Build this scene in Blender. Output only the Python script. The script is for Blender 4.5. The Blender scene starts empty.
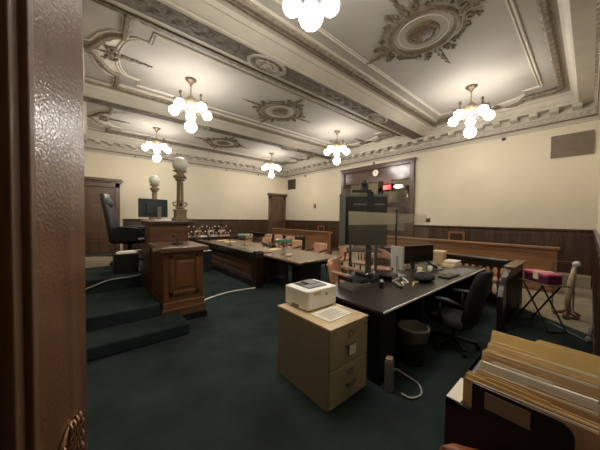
import bpy, bmesh, math, random
from mathutils import Vector, Matrix
random.seed(7)
C = bpy.context.scene.collection
PI = math.pi
XL, XP, YF, YR = -0.6, 9.6, 12.85, -0.1      # left, right, far and near wall planes
ZC = 4.96                                     # panel field of the ceiling

# ------------------------------------------------------------------ materials
def lin(c):
    return tuple((v/12.92 if v <= .04045 else ((v+.055)/1.055)**2.4) for v in [x/255 for x in c]) + (1,)

def new_mat(name):
    m = bpy.data.materials.new(name); m.use_nodes = True
    nt = m.node_tree
    return m, nt, nt.nodes['Principled BSDF']

def plain(name, col, rough=.5, metal=0., noise=.12, scale=8., bump=0., bscale=60., coat=0., spec=.5):
    m, nt, b = new_mat(name)
    tc = nt.nodes.new('ShaderNodeTexCoord')
    n = nt.nodes.new('ShaderNodeTexNoise'); n.inputs['Scale'].default_value = scale; n.inputs['Detail'].default_value = 5
    nt.links.new(tc.outputs['Object'], n.inputs['Vector'])
    r = nt.nodes.new('ShaderNodeValToRGB')
    l = lin(col)
    r.color_ramp.elements[0].color = tuple(max(0, v*(1-noise)) for v in l[:3])+(1,)
    r.color_ramp.elements[1].color = tuple(min(1, v*(1+noise)) for v in l[:3])+(1,)
    r.color_ramp.elements[0].position = .3; r.color_ramp.elements[1].position = .7
    nt.links.new(n.outputs['Fac'], r.inputs['Fac']); nt.links.new(r.outputs['Color'], b.inputs['Base Color'])
    b.inputs['Roughness'].default_value = rough; b.inputs['Metallic'].default_value = metal
    b.inputs['Specular IOR Level'].default_value = spec
    if coat: b.inputs['Coat Weight'].default_value = coat; b.inputs['Coat Roughness'].default_value = .15
    if bump:
        n2 = nt.nodes.new('ShaderNodeTexNoise'); n2.inputs['Scale'].default_value = bscale; n2.inputs['Detail'].default_value = 4
        nt.links.new(tc.outputs['Object'], n2.inputs['Vector'])
        bp = nt.nodes.new('ShaderNodeBump'); bp.inputs['Strength'].default_value = bump; bp.inputs['Distance'].default_value = .01
        nt.links.new(n2.outputs['Fac'], bp.inputs['Height']); nt.links.new(bp.outputs['Normal'], b.inputs['Normal'])
    return m

def wood(name, dark, light, rough=.35, axis='Z', scale=3., coat=.3, bump=.05):
    m, nt, b = new_mat(name)
    tc = nt.nodes.new('ShaderNodeTexCoord'); mp = nt.nodes.new('ShaderNodeMapping')
    s = [9*scale]*3; s['XYZ'.index(axis)] = .7*scale
    mp.inputs['Scale'].default_value = s
    nt.links.new(tc.outputs['Object'], mp.inputs['Vector'])
    n = nt.nodes.new('ShaderNodeTexNoise'); n.inputs['Scale'].default_value = 1.; n.inputs['Detail'].default_value = 8; n.inputs['Distortion'].default_value = .6
    nt.links.new(mp.outputs['Vector'], n.inputs['Vector'])
    r = nt.nodes.new('ShaderNodeValToRGB')
    r.color_ramp.elements[0].color = lin(dark); r.color_ramp.elements[1].color = lin(light)
    r.color_ramp.elements[0].position = .32; r.color_ramp.elements[1].position = .68
    nt.links.new(n.outputs['Fac'], r.inputs['Fac']); nt.links.new(r.outputs['Color'], b.inputs['Base Color'])
    b.inputs['Roughness'].default_value = rough
    b.inputs['Coat Weight'].default_value = coat; b.inputs['Coat Roughness'].default_value = .2
    bp = nt.nodes.new('ShaderNodeBump'); bp.inputs['Strength'].default_value = bump; bp.inputs['Distance'].default_value = .01
    nt.links.new(n.outputs['Fac'], bp.inputs['Height']); nt.links.new(bp.outputs['Normal'], b.inputs['Normal'])
    return m

def emit(name, col, strength):
    m, nt, b = new_mat(name)
    b.inputs['Base Color'].default_value = lin(col)
    b.inputs['Emission Color'].default_value = lin(col); b.inputs['Emission Strength'].default_value = strength
    return m

def clear(name, col, alpha, rough=.05):
    """sheet plastic / glass: mostly see-through, with a soft milky part and a sheen"""
    m, nt, b = new_mat(name)
    b.inputs['Base Color'].default_value = lin(col); b.inputs['Roughness'].default_value = rough
    t = nt.nodes.new('ShaderNodeBsdfTransparent'); mx = nt.nodes.new('ShaderNodeMixShader')
    mx.inputs['Fac'].default_value = alpha
    nt.links.new(t.outputs['BSDF'], mx.inputs[1]); nt.links.new(b.outputs['BSDF'], mx.inputs[2])
    nt.links.new(mx.outputs['Shader'], nt.nodes['Material Output'].inputs['Surface'])
    return m

M = {}
M['carpet'] = plain('carpet', (45, 55, 52), .95, noise=.3, scale=2.2, bump=.5, bscale=220, spec=.1)
M['stair_carpet'] = plain('stair_carpet', (42, 52, 48), .95, noise=.3, scale=3, bump=.5, bscale=220, spec=.1)
M['stone'] = plain('stone', (150, 138, 112), .5, noise=.2, scale=3)
M['wall'] = plain('wall', (204, 194, 169), .8, noise=.04, scale=1.2, bump=.04, bscale=30)
M['ceil'] = plain('ceil', (162, 157, 147), .85, noise=.05, scale=1.)
M['margin'] = plain('margin', (158, 151, 139), .85, noise=.06, scale=1.5)
M['cornice'] = plain('cornice', (178, 171, 155), .7, noise=.06, scale=3)
M['mould'] = plain('mould', (190, 183, 168), .6, noise=.06, scale=4)
M['orn'] = plain('orn', (102, 88, 66), .6, noise=.45, scale=14, bump=.6, bscale=50)
M['orn_grey'] = plain('orn_grey', (112, 101, 84), .65, noise=.35, scale=16, bump=.8, bscale=45)
M['frieze'] = plain('frieze', (104, 94, 82), .7, noise=.4, scale=22, bump=1., bscale=40)
M['line'] = plain('line', (104, 84, 66), .6)
M['wains'] = wood('wains', (46, 30, 20), (80, 54, 37), .4, 'Z', 1.6)
M['dark'] = wood('dark', (42, 26, 17), (76, 48, 32), .3, 'Z', 2.)
M['darkx'] = wood('darkx', (42, 26, 17), (76, 48, 32), .3, 'X', 2.)
M['darky'] = wood('darky', (42, 26, 17), (76, 48, 32), .3, 'Y', 2.)
M['black_wood'] = wood('black_wood', (26, 18, 13), (46, 31, 22), .3, 'Z', 2.)
M['doorwood'] = wood('doorwood', (76, 54, 38), (106, 78, 56), .35, 'Z', 1.5)
M['portal'] = wood('portal', (60, 42, 34), (92, 68, 54), .3, 'Z', 1.5)
M['portaly'] = wood('portaly', (60, 42, 34), (92, 68, 54), .22, 'Y', 1.5)
M['oak'] = wood('oak', (84, 54, 33), (114, 76, 47), .35, 'Z', 2.)
M['oaky'] = wood('oaky', (118, 82, 52), (156, 112, 74), .35, 'Y', 1.4)
M['oakx'] = wood('oakx', (92, 62, 38), (126, 88, 56), .3, 'X', 2.)
M['desktop'] = wood('desktop', (120, 98, 74), (154, 130, 102), .25, 'Y', 1.5)
M['judgewood'] = wood('judgewood', (74, 50, 34), (108, 76, 52), .32, 'X', 1.6)
M['leaf'] = wood('leaf', (88, 56, 33), (118, 80, 50), .38, 'Z', 2., coat=.9, bump=.0)
_nt = M['leaf'].node_tree; _b = _nt.nodes['Principled BSDF']
_n = _nt.nodes.new('ShaderNodeTexNoise'); _n.inputs['Scale'].default_value = 120; _n.inputs['Detail'].default_value = 2
_tc = _nt.nodes.new('ShaderNodeTexCoord'); _nt.links.new(_tc.outputs['Object'], _n.inputs['Vector'])
_bp = _nt.nodes.new('ShaderNodeBump'); _bp.inputs['Strength'].default_value = .25; _bp.inputs['Distance'].default_value = .004
_nt.links.new(_n.outputs['Fac'], _bp.inputs['Height']); _nt.links.new(_bp.outputs['Normal'], _b.inputs['Normal']); _nt.links.new(_bp.outputs['Normal'], _b.inputs['Coat Normal'])
_b.inputs['Coat Roughness'].default_value = .12
M['leaf_dark'] = wood('leaf_dark', (92, 68, 50), (124, 94, 70), .5, 'Z', 2., coat=.1)
M['tan'] = plain('tan', (198, 152, 118), .5, noise=.12, scale=5, bump=.1, bscale=120)
M['brown_leather'] = plain('brown_leather', (150, 88, 58), .4, noise=.12, scale=5, bump=.1, bscale=120)
M['blk_leather'] = plain('blk_leather', (19, 21, 24), .5, noise=.2, scale=6, bump=.15, bscale=90)
M['blk'] = plain('blk', (22, 22, 23), .45, noise=.2, scale=6)
M['blk_fab'] = plain('blk_fab', (24, 24, 25), .85, noise=.25, scale=30, bump=.3, bscale=200)
M['blk_gloss'] = plain('blk_gloss', (20, 20, 19), .22, noise=.2, scale=4, coat=.3)
M['desk_blk'] = plain('desk_blk', (44, 40, 35), .3, noise=.15, scale=3, coat=.2)
M['navy'] = plain('navy', (30, 36, 42), .6)
M['screen'] = plain('screen', (52, 62, 66), .25, noise=.1, scale=3)
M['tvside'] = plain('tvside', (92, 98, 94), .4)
M['grey'] = plain('grey', (120, 120, 116), .5)
M['lgrey'] = plain('lgrey', (178, 176, 168), .5)
M['white_pl'] = plain('white_pl', (238, 236, 230), .45, noise=.03)
M['paper'] = plain('paper', (236, 230, 214), .8, noise=.04)
M['paper_warm'] = plain('paper_warm', (214, 194, 150), .8, noise=.08)
M['manila'] = plain('manila', (236, 204, 146), .75, noise=.08, scale=9)
M['manila_b'] = plain('manila_b', (222, 190, 142), .75, noise=.08, scale=9)
M['manila_y'] = plain('manila_y', (244, 212, 140), .7, noise=.08, scale=9)
M['kraft'] = plain('kraft', (206, 172, 128), .75, noise=.08, scale=9)
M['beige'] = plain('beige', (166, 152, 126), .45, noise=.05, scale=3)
M['beige_lit_top'] = plain('beige_lit_top', (204, 180, 140), .4, noise=.06, scale=4)  # same cabinet metal, paler where light from above is painted in
M['beige_side'] = plain('beige_side', (134, 121, 104), .45, noise=.05, scale=3)  # same metal with the side's shade painted in; also colours the label card
M['chrome'] = plain('chrome', (196, 192, 184), .25, metal=.9)
M['steel'] = plain('steel', (140, 138, 132), .35, metal=.8)
M['brass'] = plain('brass', (112, 98, 78), .4, metal=.5, noise=.25, scale=20)
M['bronze'] = plain('bronze', (150, 118, 96), .3, metal=.85, noise=.4, scale=40)
M['post'] = plain('post', (130, 116, 90), .45, metal=.45, noise=.25, scale=18)
M['dull_globe'] = plain('dull_globe', (196, 196, 186), .3, noise=.06, scale=5)
M['globe'] = emit('globe', (255, 249, 242), 34.)
M['crystal'] = plain('crystal', (150, 134, 108), .2, noise=.2, scale=30)
M['vest_lamp'] = emit('vest_lamp', (255, 240, 214), 8.)
M['vest_fill'] = emit('vest_fill', (255, 244, 226), 60.)
M['exit'] = emit('exit', (220, 50, 62), .9)
M['exit_txt'] = emit('exit_txt', (255, 190, 180), 1.)
M['exit_green'] = plain('exit_green', (30, 74, 50), .5)
M['green_glass'] = plain('green_glass', (58, 104, 80), .3, noise=.15, coat=.3)
M['bin'] = plain('bin', (84, 82, 74), .5)
M['binbag'] = clear('binbag', (150, 148, 140), .3, .3)
M['plexi'] = clear('plexi', (190, 190, 180), .10, .03)
M['plexi_reflection'] = clear('plexi_reflection', (214, 210, 190), .42, .25)
M['plexi_thin'] = clear('plexi_thin', (214, 210, 190), .28, .2)
M['glass'] = clear('glass', (120, 120, 110), .15, .03)
M['pink'] = plain('pink', (206, 90, 120), .4)
M['purple'] = plain('purple', (96, 36, 70), .35)
M['cream_tape'] = plain('cream_tape', (214, 200, 160), .6)
M['yellow'] = plain('yellow', (206, 198, 96), .6)
M['red'] = plain('red', (120, 66, 60), .5)
M['vent'] = plain('vent', (112, 98, 78), .6)
M['vent_dk'] = plain('vent_dk', (62, 54, 44), .7)
M['alarm'] = plain('alarm', (138, 84, 62), .5)
M['bag_plastic'] = plain('bag_plastic', (170, 154, 124), .4, noise=.35, scale=18, bump=.8, bscale=30)
M['mat'] = plain('mat', (150, 136, 112), .3)
M['vest_wall'] = plain('vest_wall', (176, 166, 142), .8)

# ------------------------------------------------------------------ mesh builder
class MB:
    def __init__(self): self.bm = bmesh.new()
    def poly(self, vs):
        self.bm.faces.new([self.bm.verts.new(v) for v in vs]); return self
    def box(self, x0, x1, y0, y1, z0, z1, rot=None, at=None):
        vs = [Vector((x, y, z)) for z in (z0, z1) for y in (y0, y1) for x in (x0, x1)]
        if rot is not None:
            R = rot if isinstance(rot, Matrix) else Matrix.Rotation(rot, 3, 'Z')
            p = Vector(at) if at is not None else Vector(((x0+x1)/2, (y0+y1)/2, (z0+z1)/2))
            vs = [p + R @ (v-p) for v in vs]
        v = [self.bm.verts.new(q) for q in vs]
        for f in ((0, 2, 3, 1), (4, 5, 7, 6), (0, 1, 5, 4), (2, 6, 7, 3), (0, 4, 6, 2), (1, 3, 7, 5)):
            self.bm.faces.new([v[i] for i in f])
        return self
    def rings(self, rings, cap=True, close=False):
        V = [[self.bm.verts.new(p) for p in r] for r in rings]
        n = len(V[0]); m = len(V)
        for i in range(m if close else m-1):
            a, b = V[i], V[(i+1) % m]
            for j in range(n):
                self.bm.faces.new((a[j], a[(j+1) % n], b[(j+1) % n], b[j]))
        if cap and not close:
            self.bm.faces.new(V[0][::-1]); self.bm.faces.new(V[-1])
        return self
    def tube(self, pts, r, n=8, close=False, flat=1.):
        pts = [Vector(p) for p in pts]
        m = len(pts); rs = r if isinstance(r, (list, tuple)) else [r]*m
        rings = []; up = None
        for i, p in enumerate(pts):
            if close: t = pts[(i+1) % m]-pts[i-1]
            else: t = pts[min(i+1, m-1)]-pts[max(i-1, 0)]
            t.normalize()
            if up is None:
                up = Vector((0, 0, 1)) if abs(t.z) < .9 else Vector((1, 0, 0))
            s = t.cross(up)
            if s.length < 1e-4: s = t.cross(Vector((0, 1, 0)))
            s.normalize(); u = s.cross(t); u.normalize(); up = u if not close else Vector((0, 0, 1)) if abs(t.z) < .9 else up
            rings.append([p + rs[i]*(math.cos(2*PI*k/n)*s + flat*math.sin(2*PI*k/n)*u) for k in range(n)])
        return self.rings(rings, True, close)
    def cyl(self, p0, p1, r0, r1=None, n=12): return self.tube([p0, p1], [r0, r0 if r1 is None else r1], n)
    def lathe(self, prof, c=(0, 0, 0), n=16):
        rings = [[(c[0]+max(r, 1e-4)*math.cos(2*PI*k/n), c[1]+max(r, 1e-4)*math.sin(2*PI*k/n), c[2]+z) for k in range(n)] for r, z in prof]
        return self.rings(rings)
    def sphere(self, c, r, n=16, m=9, s=(1, 1, 1)):
        rings = []
        for i in range(m+1):
            a = PI*i/m; rr = max(math.sin(a), 1e-3)
            rings.append([(c[0]+s[0]*r*rr*math.cos(2*PI*k/n), c[1]+s[1]*r*rr*math.sin(2*PI*k/n), c[2]-s[2]*r*math.cos(a)) for k in range(n)])
        return self.rings(rings)
    def prism(self, pts, z0, z1):
        return self.rings([[(x, y, z0) for x, y in pts], [(x, y, z1) for x, y in pts]])
    def extr(self, pts, d):
        """closed 3-D polygon pushed along the vector d"""
        d = Vector(d); pts = [Vector(p) for p in pts]
        return self.rings([pts, [p+d for p in pts]])
    def profile(self, prof, a, b, m0=0, m1=0):
        """(d,z) wall moulding profile run from a to b; d grows to the left of a->b; mitred"""
        a = Vector(a); b = Vector(b); t = (b-a).normalized(); nrm = Vector((-t.y, t.x, 0))
        r0 = [a+nrm*d+t*d*m0+Vector((0, 0, z)) for d, z in prof]; r1 = [b+nrm*d-t*d*m1+Vector((0, 0, z)) for d, z in prof]
        return self.rings([r0, r1])
    def xf(self, mat):
        bmesh.ops.transform(self.bm, matrix=mat, verts=self.bm.verts); return self

def obj(name, mb, mat, parent=None, smooth=False, bevel=0., world=False, label=None):
    bmesh.ops.recalc_face_normals(mb.bm, faces=mb.bm.faces)
    if world and parent is not None:
        p = parent; off = Vector((0, 0, 0))
        while p is not None: off += p.location; p = p.parent
        bmesh.ops.translate(mb.bm, vec=-off, verts=mb.bm.verts)
    me = bpy.data.meshes.new(name); mb.bm.to_mesh(me); mb.bm.free()
    if smooth:
        for p in me.polygons: p.use_smooth = True
    me.materials.append(M[mat] if isinstance(mat, str) else mat)
    o = bpy.data.objects.new(name, me); C.objects.link(o)
    if parent is not None: o.parent = parent
    if bevel:
        bv = o.modifiers.new('bevel', 'BEVEL'); bv.width = bevel; bv.segments = 2; bv.limit_method = 'ANGLE'
    if label: o['label'] = label
    return o
def tag(o, label, cat, group=None):
    o['label'] = label; o['category'] = cat
    if group: o['group'] = group
    return o
def thing(name, label, cat, loc=(0, 0, 0), rotz=0., group=None):
    o = bpy.data.objects.new(name, None); C.objects.link(o); o.empty_display_size = .1
    o.location = loc; o.rotation_euler = (0, 0, rotz)
    return tag(o, label, cat, group)
def struct(name, mb, mat, parent=None, **k):
    o = obj(name, mb, mat, parent, **k)
    o['kind'] = 'structure'
    return o
def dup(root, loc, rotz, label, group=None):
    def cp(o, par):
        c = o.copy(); C.objects.link(c)
        if par is not None: c.parent = par
        for ch in o.children: cp(ch, c)
        return c
    r = cp(root, None); r.location = loc; r.rotation_euler = (0, 0, rotz); r['label'] = label
    if group: r['group'] = group
    return r
class Once:
    """first call places the prototype, later calls copy it"""
    def __init__(self, proto): self.p = proto; self.used = False
    def __call__(self, loc, rotz, label, group=None):
        if not self.used:
            self.used = True; o = self.p; o.location = loc; o.rotation_euler = (0, 0, rotz); o['label'] = label
            if group: o['group'] = group
            return o
        return dup(self.p, loc, rotz, label, group)

# ------------------------------------------------------------------ room shell
struct('floor', MB().box(XL-.2, XP+.1, YR-2.2, YF+.1, -.1, 0), 'carpet')
# stone strip in the public area along the right wall
struct('floor_stone', MB().prism([(6.15, .78), (6.25, .95), (6.3, YF-.02), (XP-.005, YF-.02), (XP-.005, YR+.005), (5.45, YR+.005)], 0.0, .012), 'stone')
struct('floor_vestibule', MB().box(XP, 13.2, 3.6, 9.6, -.1, .0), 'stone')

w = MB()
w.box(XL-.2, XP+.2, YF, YF+.2, 0, 5.1)
struct('wall_far', w, 'wall')
w = MB()
w.box(XP, XP+.2, YR-.2, 4.45, 0, 5.1).box(XP, XP+.2, 8.1, YF, 0, 5.1).box(XP, XP+.2, 4.45, 8.1, 4.02, 5.1)
struct('wall_right', w, 'wall')
w = MB(); w.box(XL-.2, XL, YR-.2, YF+.2, 0, 5.1)
struct('wall_left', w, 'wall')
w = MB(); w.box(XL, -.40, YR-.2, YR, 0, 5.1).box(.62, XP, YR-.2, YR, 0, 5.1).box(-.40, .62, YR-.2, YR, 2.75, 5.1)
struct('wall_near', w, 'wall')
# hall behind the camera
w = MB(); w.box(-1.4, 1.6, -2.3, -2.2, 0, 3.).box(-1.5, -1.4, -2.3, YR-.2, 0, 3).box(1.6, 1.7, -2.3, YR-.2, 0, 3).box(-1.5, 1.7, -2.3, YR-.2, 3, 3.1)
struct('wall_hall', w, 'wall')
struct('floor_hall', MB().box(-1.5, 1.7, -2.4, YR-.2, -.1, .003), 'stone')

# wainscot runs
def wainscot(name, a, b, H=1.45):
    a = Vector(a); b = Vector(b); t = (b-a).normalized(); L = (b-a).length
    mb = MB()
    prof = [(0, 0), (.035, 0), (.035, .16), (.022, .18), (.022, H-.09), (.03, H-.08), (.05, H-.04), (.05, H), (0, H)]
    mb.profile(prof, a, b)
    nrm = Vector((-t.y, t.x, 0))
    n = max(1, round(L/.62)); st = L/n
    for i in range(n):
        p0 = a+t*(i*st+.06)+nrm*.022; p1 = a+t*((i+1)*st-.06)+nrm*.022
        for q0, q1, z0, z1 in ((p0, p1, .26, .30), (p0, p1, 1.24, 1.28), (p0, p0+t*.035, .26, 1.28), (p1-t*.035, p1, .26, 1.28)):
            mb.extr([q0+Vector((0, 0, z0)), q1+Vector((0, 0, z0)), q1+Vector((0, 0, z1)), q0+Vector((0, 0, z1))], nrm*.012)
    return struct(name, mb, 'wains')
wainscot('trim_1', (8.28, YF, 0), (1.0, YF, 0), 1.54)
wainscot('trim_2', (XP, YR, 0), (XP, 4.45, 0))
wainscot('trim_3', (XP, 8.1, 0), (XP, YF, 0), 1.53)
wainscot('trim_4', (.8, YR, 0), (XP, YR, 0))
wainscot('trim_5', (XL, YF, 0), (XL, YR, 0))

# cornice: picture line, dentils, modillions, corona
CP = [(0, 4.18), (.03, 4.18), (.035, 4.24), (.06, 4.25), (.06, 4.31), (.09, 4.33), (.09, 4.43), (.13, 4.45), (.13, 4.60), (.37, 4.60), (.37, 4.66), (.41, 4.70), (.46, 4.80), (.50, 4.82), (.50, 4.90), (0, 4.90)]
def cornice(name, a, b, m0=1, m1=1, blocks=True):
    mb = MB(); mb.profile(CP, a, b, m0, m1)
    a = Vector(a); b = Vector(b); t = (b-a).normalized(); nrm = Vector((-t.y, t.x, 0)); L = (b-a).length
    def blk(s, wd, d0, d1, z0, z1, drop=0):
        p = a+t*(s-wd/2); q = a+t*(s+wd/2)
        mb.extr([p+nrm*d0+Vector((0, 0, z0-drop)), p+nrm*d1+Vector((0, 0, z0)), p+nrm*d1+Vector((0, 0, z1)), p+nrm*d0+Vector((0, 0, z1))], q-p)
    n = round((L-.8)/.40)
    for i in range(n+1 if blocks else 0): blk(.4+i*(L-.8)/n, .17, .13, .34, 4.53, 4.60, .05)
    n = round((L-.3)/.12)
    for i in range(n+1): blk(.15+i*(L-.3)/n, .065, .09, .13, 4.34, 4.425)
    o = struct(name, mb, 'cornice')
    ln = MB(); ln.profile([(.0, 4.275), (.075, 4.275), (.075, 4.315), (.0, 4.315)], a, b, m0, m1)
    o2 = obj('cornice_line', ln, 'line', o)
    return o
cornice('trim_6', (XP, YF, 0), (XL, YF, 0))
cornice('trim_7', (XP, YR, 0), (XP, YF, 0))
cornice('trim_8', (XL, YR, 0), (XP, YR, 0), blocks=False)
cornice('trim_9', (XL, YF, 0), (XL, YR, 0))

# ------------------------------------------------------------------ ceiling
struct('ceiling', MB().box(XL-.2, XP+.2, YR-.2, YF+.2, ZC, ZC+.15), 'ceil')
BAYS = [2.02, 6.35, 10.66]
HW = 1.47
def quarter(outer=True):
    """end of a panel, seen from its middle: points (x from the end line, y from the bay centre)"""
    if outer:
        pts = [(0, -HW), (0, -.78)]
        pts += [(-.10, -.74), (-.19, -.66), (-.28, -.50), (-.36, -.30), (-.43, -.12), (-.52, 0)]
    else:
        pts = [(.40, -1.16), (.40, -.84), (.20, -.82)]
        for k in range(1, 7):
            a = PI*.5*k/6
            pts.append((.20-.28*math.sin(a), -.82+.82*(1-math.cos(a))))
    return pts
def outline(c, outer=True):
    q = quarter(outer); x0, x1 = .48, 8.82
    L = [(x0+x, c+y) for x, y in q]; L += [(x0+x, c-y) for x, y in q[-2::-1]]
    R = [(x1-(p[0]-x0), p[1]) for p in L][::-1]
    return L+R                                    # closed, clockwise seen from above
edges = [YR, 4.19, 8.5, YF]
for bi, c in enumerate(BAYS):
    out = outline(c)
    bm = bmesh.new()
    rect = [(XL, edges[bi]), (XP, edges[bi]), (XP, edges[bi+1]), (XL, edges[bi+1])]
    es = []
    for loop in (rect, out):
        vs = [bm.verts.new((x, y, 4.90)) for x, y in loop]
        es += [bm.edges.new((vs[i], vs[(i+1) % len(vs)])) for i in range(len(vs))]
    bmesh.ops.triangle_fill(bm, edges=es, use_beauty=True)
    r = bmesh.ops.extrude_face_region(bm, geom=bm.faces[:])
    bmesh.ops.translate(bm, vec=(0, 0, .07), verts=[v for v in r['geom'] if isinstance(v, bmesh.types.BMVert)])
    mb = MB(); mb.bm.free(); mb.bm = bm
    mg = struct('ceiling_margin', mb, 'margin')
    # leaf moulding round the recess
    pts = out; mb = MB()
    n = len(pts)
    dense = []
    for i in range(n):
        a, b = Vector(pts[i]), Vector(pts[(i+1) % n]); k = max(1, int((b-a).length/.07))
        for j in range(k): dense.append(a.lerp(b, j/k))
    random.seed(bi)
    mb.tube([(p.x, p.y, 4.905) for p in dense], [.066+.010*math.sin(i*2.3)+random.uniform(-.004, .004) for i in range(len(dense))], 6, close=True, flat=.9)
    struct('trim_leaf', mb, 'orn_grey', mg)
    # double line inside, broken by the rosette arms' blocks
    inn = outline(c, False)
    for grow, rr in ((0, .022), (.055, .014)):
        mb = MB(); cx = 4.65
        mb.tube([(cx+(x-cx)*(1-grow/4.2), c+(y-c)*(1-grow/1.2), ZC-.004) for x, y in inn], rr, 6, close=True)
        struct('trim_line', mb, 'mould', mg)
    # cove between the round inner end and the ogee
    for sx in (0, 1):
        mb = MB()
        qi = quarter(False)[3:]; qo = quarter(True)[2:]
        fi = qi+[(x, -y) for x, y in qi[-2::-1]]; fo = qo+[(x, -y) for x, y in qo[-2::-1]]
        k = min(len(fi), len(fo))
        X = lambda x: (.48+x) if sx == 0 else (8.82-x)
        m = 15
        def resamp(f, t):
            s = t*(len(f)-1); i = min(int(s), len(f)-2); u = s-i
            return (f[i][0]*(1-u)+f[i+1][0]*u, f[i][1]*(1-u)+f[i+1][1]*u)
        for j in range(m-1):
            a0, a1 = resamp(fi, j/(m-1)), resamp(fi, (j+1)/(m-1)); b0, b1 = resamp(fo, j/(m-1)), resamp(fo, (j+1)/(m-1))
            for u0, u1, z0, z1 in ((0, .3, 0, .012), (.3, .7, .012, .035), (.7, 1, .035, .05)):
                P = lambda a, b, u, z: (X(a[0]*(1-u)+b[0]*u), c+a[1]*(1-u)+b[1]*u, ZC-.003-z)
                mb.poly([P(a0, b0, u0, z0), P(a1, b1, u0, z0), P(a1, b1, u1, z1), P(a0, b0, u1, z1)])
        struct('trim_cove', mb, 'mould', mg, smooth=True)
        # corner fields left over beside the ogee
        for s in (-1, 1):
            mb = MB()
            path = [(.06, -1.40), (-.40, -1.40), (-.46, -.18), (-.30, -.62), (-.12, -.90), (-.06, -.92)]
            path = [(-.06, -1.40), (-.66, -1.40), (-.66, -.22), (-.48, -.28), (-.36, -.62), (-.20, -.86), (-.06, -.90)]
            mb.tube([(X(x), c+s*y, 4.898) for x, y in path], .02, 6, close=True)
            struct('trim_field', mb, 'mould', mg)
        # carved crest on the tip: scrolls and a hanging stem
        mb = MB()
        def P3(x, y, z=4.93): return (X(x), c+y, z)
        for s in (-1, 1):
            sp = [P3(-.16+.12*(1-k/14)*math.cos(k*.55), s*(.14+.11*(1-k/14)*math.sin(k*.55))) for k in range(13)]
            mb.tube(sp, .030, 6)
            sp = [P3(-.27+.07*(1-k/12)*math.cos(2+k*.6), s*(.26+.07*(1-k/12)*math.sin(2+k*.6))) for k in range(11)]
            mb.tube(sp, .018, 6)
        for k in range(12):
            mb.sphere(P3(-.06+k*.055, .016*math.sin(k*2), 4.942), .072-.0042*k, 8, 5, (1, .8, .6))
        for k in range(6):
            mb.sphere(P3(-.16-.05*k, 0, 4.93), .05-.004*k, 8, 5, (1, .8, .7))
        struct('trim_crest', mb, 'orn_grey', mg, smooth=True)

# beams
def beam_prof():
    h = [(.80, 4.9), (.69, 4.9), (.66, 4.875), (.50, 4.865), (.47, 4.84), (.44, 4.815), (.42, 4.815), (.40, 4.80), (.27, 4.705), (.255, 4.70), (.235, 4.675), (.20, 4.66), (.188, 4.672)]
    return h
for bn, yb in enumerate((4.19, 8.5)):
    h = beam_prof()
    sec = [(yb-d, z) for d, z in h]+[(yb+d, z) for d, z in h[::-1]]
    sec = sec+[(yb+.80, ZC), (yb-.80, ZC)]
    mb = MB().rings([[(x, y, z) for y, z in sec] for x in (XL+.02, XP-.02)])
    bo = struct('ceiling_beam', mb, 'cornice')
    mb = MB(); mb.box(XL+.3, XP-.3, yb-.185, yb+.185, 4.655, 4.668)
    # raised leaf scroll along the band
    x = XL+.5; k = 0
    while x < XP-.5:
        s = 1 if k % 2 else -1
        mb.sphere((x, yb+s*.06, 4.654), .075, 7, 4, (1.1, .8, .28)); mb.sphere((x+.08, yb-s*.09, 4.654), .045, 6, 4, (1, 1, .3))
        x += .17; k += 1
    struct('trim_frieze', mb, 'frieze', bo)
    mb = MB()
    for sgn in (-1, 1):
        mb.tube([(XL+.3, yb+sgn*.64, 4.872), (XP-.3, yb+sgn*.64, 4.872)], .03, 6)
    struct('trim_beam_edge', mb, 'orn_grey', bo)
    for xm in (2.66, 6.5):
        o = MB(); o.rings([[(xm+a*math.cos(2*PI*k/28), yb+b*math.sin(2*PI*k/28), z) for k in range(28)] for a, b, z in ((.43, .235, 4.66), (.43, .235, 4.63), (.37, .19, 4.62), (.35, .17, 4.645))])
        for k in range(10):
            a = 2*PI*k/10; o.sphere((xm+.2*math.cos(a), yb+.1*math.sin(a), 4.64), .055, 7, 4, (1.3, .9, .5))
        o.sphere((xm, yb, 4.635), .08, 10, 5, (1.3, 1, .5))
        struct('trim_cartouche', o, 'margin', bo, smooth=True)

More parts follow.
